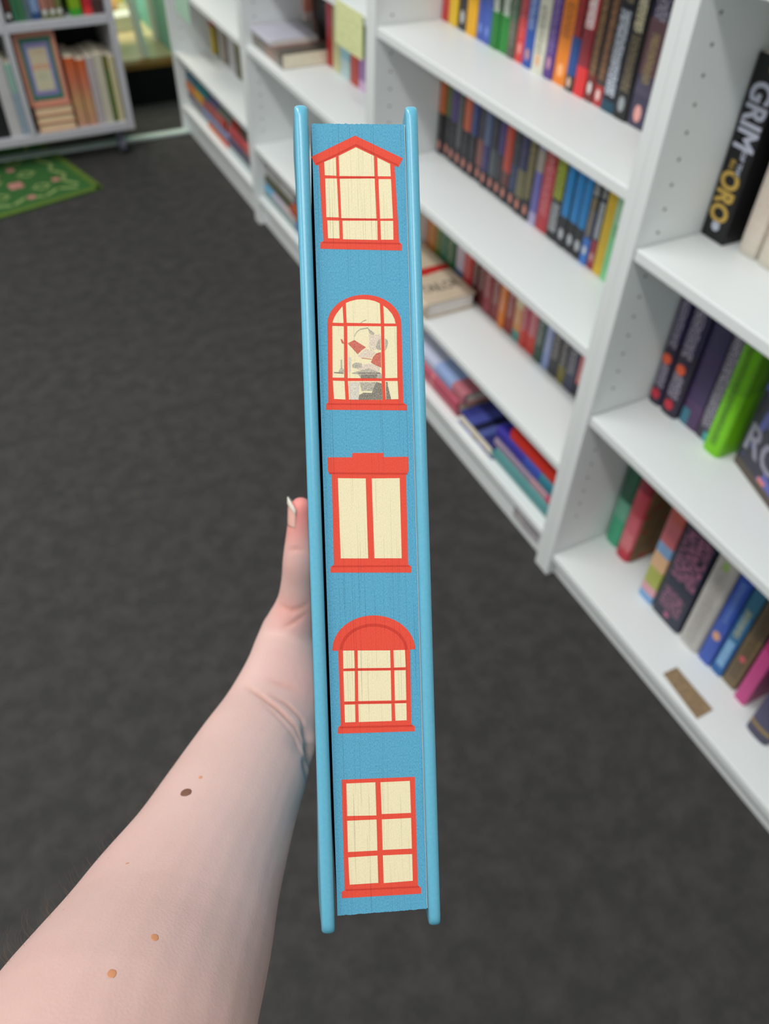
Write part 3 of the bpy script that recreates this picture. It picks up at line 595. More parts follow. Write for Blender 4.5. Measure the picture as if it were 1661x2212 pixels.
for z0, z1, w, c in ((.148,.166,.022,(196,160,130)), (.132,.142,.024,(196,160,130)), (.106,.124,.028,(206,120,86)), (.088,.098,.02,(160,168,140)), (.074,.084,.018,(160,168,140)), (.054,.062,.02,(190,176,140))):
    t_ = NT('title_print'); nn = t_.noise(1, 1, .5, None, (420, 1, 120)); t_.l(t_.mix(t_.math('GREATER_THAN', nn, .5), lin((204,198,168)), lin(c)), t_.b.inputs['Base Color'])
    boxobj('title_print', (-w, w, -.0095, -.0091, z0, z1), t_.m, pb, bev=0)
tb('wide book with spine fading from orange to beige', .386, .4185, .215, [(0,(206,154,126)),(.35,(206,160,112)),(.65,(206,120,90)),(1.0,(210,96,38))])
tb('second book with spine fading orange to beige', .4215, .452, .205, [(0,(206,150,122)),(.35,(206,160,112)),(.65,(210,124,96)),(1.0,(210,96,38))])
tb('lilac grey paperback right of the orange ones', .453, .480, .21, one((190,180,182)))
tb('cream white paperback left of the green one', .480, .508, .215, one((206,200,178)))
tb('moss green thin book on the trolley', .509, .523, .21, [(0,(84,112,34)),(.8,(110,106,30))])
tb('thin cream book at the right panel of the trolley', .524, .545, .205, [(0,(208,198,156))])
tb('white paperback left of the trolley divider', .163, .200, .235, [(0,(200,198,198))])
tb('thin aqua grey paperback against the trolley divider', .201, .221, .22, [(0,(150,170,184)),(.6,(150,190,176))])
tb('dark green black book at the left frame edge on the trolley', .10, .162, .19, [(0,(30,34,34)),(.5,(26,40,44))])
GU = 'books on the upper shelf of the trolley'
def tu(lab, x0, x1, bands, logo=None, h=.2, ink=None): tb(lab, x0, x1, h, bands, 0.4493, ink, logo, g=GU)
WL = ((214,214,214), .018, .007, .008)
tu('black brown book with white emblem, leftmost on upper trolley shelf', .243, .268, [(0,(30,26,26)),(.15,(86,44,32))], WL)
tu('first bottle green book on the upper trolley shelf', .269, .286, one((56,116,84)))
tu('second bottle green book on the upper trolley shelf', .287, .304, one((64,122,80)))
tu('slate teal book beside the blue one', .305, .322, one((96,116,122)))
tu('denim blue book on the upper trolley shelf', .323, .350, [(0,(44,74,124)),(.1,(90,120,170))], None, .2, [((160,180,210),.1,.9,.4,.5)])
tu('olive rose book with white emblem, left of three', .352, .375, [(0,(112,116,66)),(.12,(176,118,104))], WL)
tu('olive rose book with white emblem, middle of three', .376, .398, [(0,(108,112,60)),(.12,(150,104,84))], WL)
tu('olive green book with white emblem, right of three', .399, .418, [(0,(112,116,60)),(.2,(110,124,70))], WL)
tu('lime and yellow green book beside the red one', .440, .476, [(0,(60,160,40)),(.1,(130,170,20))])
tu('cherry red book on the upper trolley shelf', .482, .510, [(0,(226,60,60)),(.1,(196,36,50))])
tu('dark mottled book at the right of the cherry red one', .511, .546, [(0,(70,48,46)),(.2,(110,86,80)),(.5,(64,60,66))])

# ------------------------------------------------------------------ rug
GRN = NT('rug_green'); GRN.b.inputs['Roughness'].default_value = 0.9
GRN.l(GRN.mix(GRN.noise(200, 2), lin((30,88,32)), lin((60,108,48))), GRN.b.inputs['Base Color']); GRN.bump(GRN.noise(500, 2), .5, .002)
c0 = onz(225, 408, 0); c1_ = onz(0, 475, 0)
ux = (c0-c1_).normalized(); uy = Vector((-ux.y, ux.x, 0)); 
rug = empty('rug', c0, (0, 0, math.atan2(ux.y, ux.x))); tag(rug, 'green rug with pink flowers and pale zigzag border', 'rug')
RW, RH = 0.80, 0.52
bm = bmesh.new(); box(bm, -RW, 0, 0, RH, 0.0005, 0.006, bev=.002); mk('rug_pile', bm, GRN.m, rug)
EDG = plain((92, 116, 50), .9, .1, .1); ZZ = plain((140, 160, 98), .9, .1, .1); PNK = plain((190, 132, 122), .9, .1, .1)
def strip(bm, pts, w, z=.0068):
    for a, b in zip(pts[:-1], pts[1:]):
        a = Vector(a); b = Vector(b); d = (b-a).normalized(); n = Vector((-d.y, d.x))*w/2; e = d*w*.3
        q = [a+n-e, a-n-e, b-n+e, b+n+e]; lo = [bm.verts.new((p.x, p.y, z-.001)) for p in q]; hi = [bm.verts.new((p.x, p.y, z)) for p in q]
        bm.faces.new(hi)
        for i in range(4): bm.faces.new((lo[i], lo[(i+1) % 4], hi[(i+1) % 4], hi[i]))
bm = bmesh.new(); strip(bm, [(-RW+.01, .012), (-.012, .012), (-.012, RH-.012)], .024, .0066); mk('rug_border', bm, EDG, rug)
bm = bmesh.new(); strip(bm, [(-.07-.055*i, .055+.028*(i % 2)) for i in range(13)], .012); mk('zigzag_band', bm, ZZ, rug)
bm = bmesh.new(); strip(bm, [(-.055-.028*(i % 2), .08+.05*i) for i in range(9)], .012); mk('zigzag_band', bm, ZZ, rug)
for i, (x, y) in enumerate(((-.16,.13),(-.30,.13),(-.44,.12),(-.16,.25),(-.28,.24),(-.42,.25),(-.15,.37),(-.3,.36),(-.56,.2))):
    bm = bmesh.new(); r = .03; strip(bm, [(x-r, y), (x, y+r*.8), (x+r, y), (x, y-r*.8), (x-r, y)], .009); mk('diamond', bm, ZZ, rug)
for x, y, r in ((-.225,.185,.022),(-.26,.30,.02),(-.19,.31,.012),(-.36,.19,.016),(-.10,.15,.012),(-.22,.075,.012),(-.36,.30,.02),(-.5,.3,.02),(-.36,.085,.01)):
    bm = bmesh.new()
    for k in range(4):
        a = k*math.pi/2+.7; cyl(bm, (x+r*.7*math.cos(a), y+r*.7*math.sin(a), .006), (x+r*.7*math.cos(a), y+r*.7*math.sin(a), .0071+.0001*k), r*.62, n=10)
    mk('flower', bm, PNK, rug)

# ------------------------------------------------------------------ the held book
BR = Matrix.Rotation(math.radians(1.924), 4, 'Z')
def camrot(rx, ry, rz):
    cx, sx, cy, sy, cz, sz = math.cos(rx), math.sin(rx), math.cos(ry), math.sin(ry), math.cos(rz), math.sin(rz)
    Z_ = Matrix(((cz,-sz,0),(sz,cz,0),(0,0,1))); Y_ = Matrix(((cy,0,sy),(0,1,0),(-sy,0,cy))); X_ = Matrix(((1,0,0),(0,cx,-sx),(0,sx,cx)))
    return Z_ @ Y_ @ X_
R3 = camrot(math.radians(-1.99439), math.radians(-5.19151), math.radians(1.92366))
BPOS = Vector((-0.00466191, -0.00410701, 0.25109721))       # right, up, forward
S3 = Matrix(((1,0,0),(0,1,0),(0,0,-1)))
MB = MCAM @ (Matrix.Translation(S3 @ BPOS) @ (S3 @ R3 @ S3).to_4x4())
HB = empty('book'); HB.matrix_world = MB
tag(HB, 'light blue hardback held upright in the hand, fore-edge painted with red windows', 'book')
W2, BT, HH, DP = 0.01894, 0.0039, 0.130, 0.186
ct = NT('coated_blue_cover'); ct.b.inputs['Roughness'].default_value = 0.3; ct.b.inputs['Specular IOR Level'].default_value = 0.5
ct.l(ct.mix(ct.noise(900, 2), lin((84,158,184)), lin((98,172,196))), ct.b.inputs['Base Color']); ct.bump(ct.noise(2500, 1), .08, .0002)
def board(x0, x1, side):
    bm = bmesh.new(); r = .0045; h = (x1-x0)/2; xm = (x0+x1)/2; NP = 14
    ys = [(HH - r*(1-math.cos(math.radians(a))), math.radians(a)) for a in (0, 14, 28, 42, 56, 70, 90)]
    mid = [(HH-r-(2*HH-2*r)*i/40, None) for i in range(1, 40)]
    st = [(y, a) for y, a in ys] + mid + [(-y, a) for y, a in reversed(ys)]
    def flare(y, z):
        k = max(0, abs(y)-.07)/.06; return side*0.0013*k*k*min(1, z/.03)*max(0, 1-z/.19)
    rings = []
    for y, a in st:
        zs = 0 if a is None else r*(1-math.sin(a)); hh = h if a is None else h*(.55+.45*math.sin(min(math.pi/2, a*2.2)))
        pts = [(xm-hh, zz) for zz in (DP, .15, .11, .07, .04, .02)]
        rz = h*1.0
        for i in range(NP+1):
            t = math.pi*i/NP; pts.append((xm-hh*math.copysign(abs(math.cos(t))**.8, math.cos(t)), zs+rz*(1-math.sin(t)**.8)))
        pts += [(xm+hh, zz) for zz in (.02, .04, .07, .11, .15, DP)]
        rings.append([bm.verts.new((x+flare(y, z), y, -z)) for x, z in pts])
    n = len(rings[0])
    for A, B in zip(rings[:-1], rings[1:]):
        for i in range(n): bm.faces.new((A[i], A[(i+1) % n], B[(i+1) % n], B[i]))
    for A in (rings[0], rings[-1]):
        for i in range(n//2): 
            if i < n-2-i: bm.faces.new((A[i], A[i+1], A[n-2-i], A[n-1-i]) if i+1 < n-2-i else (A[i], A[i+1], A[n-1-i]))
    o = mk('cover_board', bm, ct.m, HB, True)
    try: o.data.set_sharp_from_angle(angle=math.radians(50))
    except Exception: pass
    return o
board(-W2, -W2+.0042, -1); board(W2-.0038, W2, 1)
bm = bmesh.new(); box(bm, -W2, W2, -HH, HH, -DP-.0035, -DP+.0005, bev=.0014); mk('spine', bm, ct.m, HB, True)
def page_mat(name, c1, c2, lines=.5):
    t = NT(name); t.b.inputs['Roughness'].default_value = 0.7; t.b.inputs['Specular IOR Level'].default_value = 0.2
    g = t.noise(1, 3, .7, None, (4200, 1700, 1)); f = t.noise(1, 2, .6, None, (4200, 14, 1)); q = t.noise(1, 1, .5, None, (1500, 5, 1)); g = t.math('MINIMUM', t.math('MAXIMUM', t.math('MULTIPLY_ADD', g, 2.2, -.6), 0), 1)
    col = t.mix(g, lin(c1), lin(c2))
    dk = t.math('MULTIPLY', t.math('LESS_THAN', f, 0.36), lines); dk2 = t.math('MULTIPLY', t.math('LESS_THAN', q, .25), .5*lines)
    col = t.mix(dk, col, lin((60,70,72)), 'MULTIPLY'); col = t.mix(dk2, col, lin((90,90,90)), 'MULTIPLY')
    t.l(col, t.b.inputs['Base Color']); t.bump(t.math('ADD', t.math('MULTIPLY', g, .5), f), .35, .0002); return t.m
PBLUE = page_mat('fore_edge_blue', (56,132,166), (106,176,202), .35); PRED = page_mat('fore_edge_red', (208,66,50), (228,84,64), .3); PCRM = page_mat('fore_edge_cream', (214,202,160), (236,226,190), .4)
PDR = page_mat('fore_edge_dark_red', (186,52,40), (204,66,52), .3); PGR = page_mat('print_grey', (110,106,102), (214,206,184), .2); PLG = page_mat('print_light_grey', (160,156,154), (236,228,204), .2)
PDG = page_mat('print_dark_grey', (62,58,56), (170,162,146), .2); PCR = page_mat('print_dull_red', (160,56,52), (222,140,120), .3); PPK = page_mat('print_pinkish', (172,150,138), (240,228,204), .2)
PA, PB_, PH, PZ = -.0139, .0148, .1240, .0025
# page block with a very slightly uneven front
bm = bmesh.new(); NX = 60
def fz(i): return PZ + .00012*noise.noise(Vector((i*.9, 0, 0))) + .0006*(2*i/NX-1)**2
front = []
for i in range(NX+1):
    x = PA + (PB_-PA)*i/NX; jt = .00035*noise.noise(Vector((i*1.7, 3, 0))); jb = .00035*noise.noise(Vector((i*1.7, 9, 0)))
    front.append((bm.verts.new((x, PH+jt, -PZ)), bm.verts.new((x, -PH+jb, -PZ)), bm.verts.new((x, PH+jt, -DP+.0012)), bm.verts.new((x, -PH+jb, -DP+.0012))))
for i in range(NX):
    a, b = front[i], front[i+1]
    for q in ((a[0], a[1], b[1], b[0]), (a[2], b[2], b[3], a[3]), (a[0], b[0], b[2], a[2]), (a[1], a[3], b[3], b[1])): bm.faces.new(q)
for e in (front[0], front[-1]): bm.faces.new((e[0], e[1], e[3], e[2]))
pgb = mk('page_block', bm, PBLUE, HB)
bm = bmesh.new(); box(bm, PB_+.0001, PB_+.0003, -PH, PH, -DP+.0012, -PZ-.0005); mk('endpaper', bm, PAPERW, HB)
# fore-edge painting, in millimetres on the page edge (x right, y up)
PAINT = [('red gabled window',[('R',[(-14.25,113.9),(-0.58,120.46),(14.12,113.62),(12.63,110.93),(11.46,111.29),(12.17,87.66),(12.96,87.33),(12.9,85.24),(-12.4,85.89),(-12.29,87.83),(-11.35,88.29),(-12.02,111.4),(-13.13,111.39)]),('C',[(-10.32,112.37),(-6.7,113.86),(-6.7,108.17),(-10.27,108.33)]),('C',[(-5.81,114.23),(-0.41,116.88),(5.12,114.3),(5.11,108.08),(-5.77,108.12)]),('C',[(6.13,113.8),(10.07,111.88),(10.18,108.05),(6.14,108.08)]),('C',[(-10.16,107.33),(-6.59,107.34),(-6.37,95.47),(-10.23,95.56)]),('C',[(-5.71,107.25),(5.14,107.39),(5.32,95.14),(-5.58,95.24)]),('C',[(6.3,107.21),(10.21,107.22),(10.45,95.14),(6.4,95.09)]),('C',[(-9.98,94.55),(-6.31,94.46),(-6.34,89.01),(-9.88,89.11)]),('C',[(-5.28,94.45),(5.54,94.45),(5.45,88.52),(-5.28,88.78)]),('C',[(6.47,94.4),(10.48,94.4),(10.4,88.59),(6.48,88.61)]),('D',[(-12.74,111.99),(-5.96,115.14),(-0.38,117.94),(-0.4,117.39),(-5.98,114.59),(-12.76,111.44)]),('D',[(-0.38,117.94),(5.24,115.22),(12.65,111.67),(12.63,111.11),(5.22,114.67),(-0.4,117.39)]),('D',[(-11.5,88.06),(12.49,87.61),(12.48,87.15),(-11.51,87.6)]),('D',[(-6.66,107.84),(5.48,107.85),(5.47,107.48),(-6.68,107.48)]),('D',[(-6.38,95.19),(5.55,94.96),(5.54,94.59),(-6.39,94.82)])]),('red arched window with small grey and red figure',[('R',[(-11.51,38.68),(-12.21,38.08),(-12.31,36.29),(13.05,35.55),(13.1,37.25),(12.04,37.95),(12.09,62.46),(12.02,63.66),(11.76,64.83),(11.3,65.96),(10.66,67.04),(9.85,68.03),(8.88,68.94),(7.76,69.73),(6.52,70.41),(5.18,70.94),(3.76,71.34),(2.29,71.58),(0.78,71.67),(-0.72,71.61),(-2.21,71.39),(-3.64,71.02),(-5.01,70.51),(-6.28,69.87),(-7.43,69.1),(-8.45,68.22),(-9.31,67.25),(-10.01,66.2),(-10.52,65.08),(-10.85,63.93),(-10.99,62.75)]),('C',[(-9.36,63.17),(-8.99,64.29),(-8.27,65.62),(-7.21,66.95),(-6.09,68.23),(-5.95,63.02)]),('C',[(-5.05,69.16),(-3.75,69.7),(-1.7,70.2),(0.33,70.27),(2.36,70.09),(4.16,69.63),(5.55,68.94),(5.65,62.72),(-4.97,63.08)]),('C',[(6.61,68.26),(7.95,67.23),(9.26,65.65),(10.01,64.06),(10.31,62.67),(6.72,62.71)]),('C',[(-9.46,62.17),(-5.91,62.01),(-6.26,46.1),(-9.91,46.21)]),('C',[(-4.83,62.05),(5.69,61.87),(5.47,45.71),(-5.18,45.97)]),('C',[(6.69,61.86),(10.63,61.81),(10.37,45.75),(6.5,45.75)]),('C',[(-9.83,45.27),(-6.23,45.09),(-6.12,39.35),(-9.68,39.6)]),('C',[(-5.17,45.07),(5.33,44.87),(5.49,39.0),(-4.99,39.28)]),('C',[(6.47,44.85),(10.41,44.78),(10.52,39.12),(6.52,39.09)]),('D',[(-11.52,38.27),(12.42,37.63),(12.41,37.22),(-11.54,37.87)]),('P',[(1.96,57.2),(1.8,59.45),(3.61,59.2),(5.44,59.51),(5.61,57.82),(4.2,56.27),(3.93,54.7),(2.32,54.27),(1.69,55.86)]),('P',[(-1.8,52.76),(0.76,55.08),(3.9,53.8),(2.49,52.25),(-0.69,52.07)]),('P',[(-2.38,48.73),(-0.76,50.05),(2.43,50.45),(4.89,49.05),(4.63,47.93),(-0.81,48.25)]),('G',[(3.83,55.38),(4.46,57.17),(5.4,58.28),(5.44,54.45),(4.16,54.81)]),('G',[(6.8,58.03),(7.32,57.8),(7.75,56.89),(7.36,55.32),(6.69,54.21)]),('G',[(-2.73,59.02),(-2.01,60.35),(-0.86,61.23),(1.65,61.61),(1.63,61.25),(-0.87,60.88),(-2.03,59.99),(-2.75,58.66)]),('G',[(1.53,61.43),(3.63,59.76),(3.16,59.21),(2.04,59.67)]),('G',[(-0.69,63.07),(0.12,63.62),(1.15,64.01),(1.15,63.79),(0.12,63.4),(-0.69,62.85)]),('M',[(-4.88,56.74),(-2.78,57.72),(0.77,55.42),(-0.61,54.54),(-1.9,53.33),(-3.53,55.26)]),('M',[(2.21,50.68),(2.95,52.46),(3.89,53.46),(5.45,53.89),(5.39,49.05),(4.0,49.63)]),('M',[(-0.69,52.21),(2.47,51.77),(2.47,51.59),(-0.69,52.03)]),('M',[(-7.05,58.0),(-6.6,58.11),(-6.07,57.09),(-6.08,56.6),(-6.69,56.76)]),('G',[(-7.26,51.73),(-6.8,51.72),(-6.84,49.26),(-6.34,48.57),(-6.37,47.79),(-8.06,47.82),(-7.29,49.26)]),('L',[(-4.86,52.48),(-3.85,52.35),(-4.22,47.86),(-4.85,47.87)]),('G',[(-3.7,50.1),(-2.54,50.75),(-0.74,50.5),(-0.66,49.37),(-1.92,48.95),(-3.61,49.2)]),('K',[(-9.41,47.93),(-6.48,47.66),(-6.49,47.34),(-9.42,47.62)]),('G',[(-4.01,47.41),(-1.95,48.05),(1.48,48.89),(4.39,47.71),(5.4,47.02),(5.43,45.77),(-1.11,45.89),(-1.98,47.15)]),('K',[(-1.74,47.64),(5.07,47.45),(5.06,47.13),(-1.75,47.32)]),('K',[(-1.19,47.02),(4.14,46.93),(3.88,45.78),(-1.0,45.87)]),('L',[(-4.88,44.73),(-1.6,44.67),(-2.0,39.22),(-4.83,39.28)]),('G',[(-1.6,44.67),(3.84,44.56),(2.39,41.88),(-1.01,41.95)]),('K',[(-2.0,39.22),(-1.85,40.62),(-0.35,41.37),(2.15,41.21),(3.73,44.68),(5.31,44.08),(5.45,39.07)]),('K',[(6.69,44.51),(7.21,44.5),(7.33,43.14),(8.19,39.1),(6.63,39.09)])]),('red sash window with two tall panes',[('R',[(-12.35,21.51),(-4.63,21.3),(-4.59,22.67),(5.29,22.4),(5.25,21.12),(13.03,21.0),(12.98,16.35),(12.17,15.45),(12.02,-13.0),(13.03,-13.6),(12.97,-15.59),(-12.53,-14.56),(-12.38,-12.73),(-11.44,-12.17),(-11.16,16.13),(-12.32,17.08)]),('C',[(-9.28,14.93),(-0.57,14.58),(-0.57,-10.56),(-9.18,-10.23)]),('C',[(1.31,14.53),(10.14,14.36),(10.03,-10.93),(1.41,-10.59)]),('D',[(-11.96,16.84),(12.65,15.94),(12.63,15.39),(-11.98,16.29)]),('D',[(-11.91,-12.38),(12.48,-13.25),(12.47,-13.71),(-11.92,-12.84)])]),('red window with round hood',[('R',[(-10.95,-39.37),(-10.88,-62.89),(-11.83,-63.76),(-11.98,-65.62),(12.56,-66.27),(12.61,-64.72),(11.55,-63.95),(11.83,-40.03),(13.47,-40.01),(13.47,-40.01),(13.37,-38.59),(13.05,-37.18),(12.52,-35.82),(11.78,-34.52),(10.85,-33.3),(9.74,-32.19),(8.48,-31.21),(7.08,-30.36),(5.57,-29.67),(3.97,-29.15),(2.31,-28.8),(0.62,-28.64),(-1.07,-28.65),(-2.74,-28.85),(-4.36,-29.22),(-5.89,-29.77),(-7.33,-30.48),(-8.63,-31.34),(-9.79,-32.33),(-10.77,-33.45),(-11.58,-34.67),(-12.18,-35.97),(-12.58,-37.32),(-12.76,-38.72),(-12.78,-39.19)]),('C',[(-9.43,-39.35),(-5.87,-39.48),(-5.91,-45.06),(-9.47,-45.02)]),('C',[(-4.81,-39.53),(5.48,-40.0),(5.45,-45.55),(-4.9,-45.12)]),('C',[(6.55,-40.0),(10.19,-40.09),(10.26,-45.57),(6.53,-45.51)]),('C',[(-9.5,-45.86),(-5.94,-45.99),(-6.15,-55.59),(-9.53,-55.49)]),('C',[(-4.92,-46.0),(5.47,-46.4),(5.37,-55.99),(-5.09,-55.6)]),('C',[(6.59,-46.45),(10.23,-46.55),(10.14,-56.11),(6.53,-56.05)]),('C',[(-9.52,-56.52),(-6.14,-56.62),(-6.23,-62.22),(-9.51,-62.17)]),('C',[(-5.12,-56.58),(5.34,-57.02),(5.31,-62.55),(-5.16,-62.28)]),('C',[(6.46,-56.99),(10.15,-57.1),(10.09,-62.59),(6.48,-62.53)]),('D',[(11.08,-40.02),(10.97,-38.92),(10.69,-37.83),(10.24,-36.78),(9.63,-35.78),(8.86,-34.84),(7.95,-33.98),(6.92,-33.23),(5.78,-32.58),(4.55,-32.04),(3.26,-31.64),(1.91,-31.37),(0.54,-31.23),(-0.83,-31.24),(-2.18,-31.39),(-3.5,-31.67),(-4.75,-32.08),(-5.91,-32.62),(-6.98,-33.28),(-7.92,-34.04),(-8.74,-34.9),(-9.4,-35.83),(-9.91,-36.83),(-10.25,-37.88),(-10.42,-38.96),(-9.5,-39.04),(-9.35,-38.08),(-9.04,-37.14),(-8.57,-36.25),(-7.97,-35.42),(-7.22,-34.66),(-6.36,-33.98),(-5.39,-33.39),(-4.32,-32.91),(-3.18,-32.55),(-1.98,-32.3),(-0.74,-32.17),(0.51,-32.16),(1.76,-32.28),(2.99,-32.53),(4.18,-32.89),(5.3,-33.37),(6.34,-33.95),(7.29,-34.62),(8.11,-35.39),(8.82,-36.22),(9.38,-37.12),(9.79,-38.06),(10.05,-39.02),(10.14,-40.0)]),('D',[(-11.12,-63.39),(11.92,-64.16),(11.9,-64.72),(-11.14,-63.94)]),('D',[(-9.38,-45.23),(10.11,-45.96),(10.1,-46.28),(-9.39,-45.56)]),('D',[(-9.49,-55.8),(10.03,-56.55),(10.02,-56.88),(-9.5,-56.13)])]),('red window with six panes',[('R',[(-11.23,-80.37),(12.14,-80.94),(12.11,-116.05),(13.12,-117.07),(13.07,-118.94),(-12.38,-118.46),(-12.39,-116.41),(-11.39,-115.93)]),('C',[(-9.74,-81.69),(-0.5,-81.88),(-0.49,-92.56),(-9.78,-92.11)]),('C',[(1.12,-81.98),(10.51,-82.14),(10.57,-92.49),(1.21,-92.23)]),('C',[(-9.83,-93.66),(-0.5,-93.86),(-0.55,-103.89),(-9.9,-103.7)]),('C',[(1.19,-93.97),(10.56,-94.13),(10.53,-104.06),(1.15,-103.83)]),('C',[(-9.88,-105.45),(-0.56,-105.5),(-0.58,-114.37),(-9.72,-114.27)]),('C',[(1.17,-105.58),(10.55,-105.86),(10.52,-114.54),(1.15,-114.58)]),('D',[(-11.01,-115.7),(12.51,-116.38),(12.49,-116.91),(-11.03,-116.22)])])]
lay = {'R': (0, PRED), 'C': (1, PCRM), 'D': (2, PDR), 'P': (3, PPK), 'L': (4, PLG), 'G': (5, PGR), 'K': (6, PDG), 'M': (6, PCR)}
for wname, polys in PAINT:
    mats = []; bm = bmesh.new()
    for code, pts in polys:
        lv, m = lay[code]
        if m not in mats: mats.append(m)
        zf = -PZ + .00003 + .000012*lv
        vs = [bm.verts.new((x/1000, y/1000, zf)) for x, y in pts]
        f = bm.faces.new(vs); f.material_index = mats.index(m); f.normal_update()
        if f.normal.z < 0: f.normal_flip()
    me = bpy.data.meshes.new('painted_window'); bmesh.ops.triangulate(bm, faces=bm.faces); bm.to_mesh(me); bm.free()
    for m in mats: me.materials.append(m)
    o = link('painted_window', me, pgb); o['label'] = wname

# ------------------------------------------------------------------ arm and hand
def cc_(px, py, D): return MCAM @ Vector(((px-830.5)*D/FPX, -(py-1106)*D/FPX, -D))
def bl(x, y, z): return MB @ Vector((x, y, -z))
def loft(bm, secs, n=28):
    rings = []
    for c, a, b in secs:   # centre, semi-axis vectors
        rings.append([bm.verts.new(c + a*math.cos(2*math.pi*i/n) + b*math.sin(2*math.pi*i/n)) for i in range(n)])
    for r1, r2 in zip(rings[:-1], rings[1:]):
        for i in range(n): bm.faces.new((r1[i], r1[(i+1) % n], r2[(i+1) % n], r2[i]))
    bm.faces.new(rings[0]); bm.faces.new(rings[-1][::-1])
def catmull(P, k):
    out = []; Q = [P[0]] + list(P) + [P[-1]]
    for i in range(1, len(Q)-2):
        for j in range(k):
            t = j/k; out.append([0.5*((2*b)+(-a+c)*t+(2*a-5*b+4*c-d)*t*t+(-a+3*b-3*c+d)*t**3) for a, b, c, d in zip(Q[i-1], Q[i], Q[i+1], Q[i+2])])
    out.append(list(P[-1])); return out
bma = bmesh.new()
# forearm sections: image edges L, R, distance, thickness ratio (front-back)
FS = [(-590,2780, 480,3080, .150, .80), (-290,2500, 510,2660, .185, .80), (-93,2228, 548,2330, .222, .78), (97,2010, 592,2072, .268, .76), (189,1895, 607,1952, .292, .76), (279,1788, 626,1850, .315, .76),
      (339,1706, 645,1764, .334, .74), (390,1634, 666,1692, .352, .70), (438,1566, 680,1642, .368, .68), (488,1499, 688,1592, .386, .66), (533,1424, 692,1520, .402, .70), (556,1372, 684,1465, .418, .78), (574,1330, 690, 1410, .428, .8)]
secs = []
for s in catmull(FS, 3):
    L = cc_(s[0], s[1], s[4]); R = cc_(s[2], s[3], s[4]+.004); c = (L+R)/2; a = (R-L)/2
    secs.append([c, a, s[5]])
out = []
for i, (c, a, k) in enumerate(secs):
    ax = (secs[min(i+1, len(secs)-1)][0] - secs[max(i-1, 0)][0]).normalized()
    b = ax.cross(a).normalized()*a.length*k
    # push the centre away from the lens so that the near surface sits at the measured distance
    out.append((c + (c-CAM).normalized()*a.length*0.25, a*1.0, b))
loft(bma, out)
def tubechain(pts, n=20):
    """pts: (Vector, radius, flatten-vector or None)"""
    P = [(p.x, p.y, p.z, r) for p, r in pts]; Q = catmull(P, 5); secs = []
    for i, q in enumerate(Q):
        c = Vector(q[:3]); ax = (Vector(Q[min(i+1, len(Q)-1)][:3]) - Vector(Q[max(i-1, 0)][:3])).normalized()
        a = ax.orthogonal().normalized(); secs.append((c, ax, q[3]))
    # rounded ends
    res = []
    c, ax, r = secs[0]
    for k in range(4, 0, -1): t = k/4*math.pi/2*.97; res.append((c-ax*r*math.sin(t), ax, r*math.cos(t)))
    res += secs
    c, ax, r = secs[-1]
    for k in range(1, 5): t = k/4*math.pi/2*.97; res.append((c+ax*r*math.sin(t), ax, r*math.cos(t)))
    ref = res[0][1].orthogonal().normalized(); fin = []
    for c, ax, r in res:
        a = (ref - ax*ref.dot(ax)).normalized(); ref = a; b = ax.cross(a); fin.append((c, a*r, b*r))
    loft(bma, fin, n)
# thumb along the left board
th_tip = cc_(650, 1098, .402); th_ip = cc_(648, 1208, .410); th_mcp = cc_(640, 1306, .424); th_cmc = cc_(606, 1440, .430)
tubechain([(cc_(596, 1500, .425), .0165), (th_cmc, .0165), (cc_(622, 1372, .429), .0150), (th_mcp, .0108), (cc_(645, 1255, .417), .0090), (th_ip, .0088), (cc_(650, 1150, .406), .0074), (th_tip, .0058)])
# palm behind the spine: metacarpals fanned from the wrist to the knuckles
wrist = cc_(606, 1540, .428)
for i in range(4):
    yk = -.024 - .0215*i
    kn = bl(.012, yk, .212); rr = (.0125, .0125, .012, .011)[i]
    tubechain([(wrist + (bl(0, -.006*i, 0)-bl(0, 0, 0)), .0165), (wrist.lerp(kn, .5) + (bl(-.004, 0, .012)-bl(0, 0, 0)), .0155), (kn, rr)])
    ln = (1.0, 1.08, 1.02, .82)[i]
    pip = bl(.0285, yk+.006, .212-.036*ln); dip = bl(.0282, yk+.010, .212-.060*ln); tip = bl(.0272, yk+.012, .212-.080*ln)
    tubechain([(kn, rr*.9), (bl(.025, yk+.002, .208), .0092), (pip, .0086), (dip, .0078), (tip, .0066)])
# web between thumb and palm
tubechain([(cc_(640, 1340, .435), .0125), (bl(-.016, -.045, .214), .0125), (bl(-.002, -.045, .216), .012)])
me = bpy.data.meshes.new('arm_src'); bmesh.ops.recalc_face_normals(bma, faces=bma.faces); bma.to_mesh(me); bma.free()
src = bpy.data.objects.new('arm_src', me); COL.objects.link(src)
rm = src.modifiers.new('r', 'REMESH'); rm.mode = 'VOXEL'; rm.voxel_size = .0013
sm_ = src.modifiers.new('s', 'SMOOTH'); sm_.factor = .6; sm_.iterations = 9
dg = bpy.context.evaluated_depsgraph_get(); arm_me = bpy.data.meshes.new_from_object(src.evaluated_get(dg)); bpy.data.objects.remove(src)
arm_me.name = 'arm'
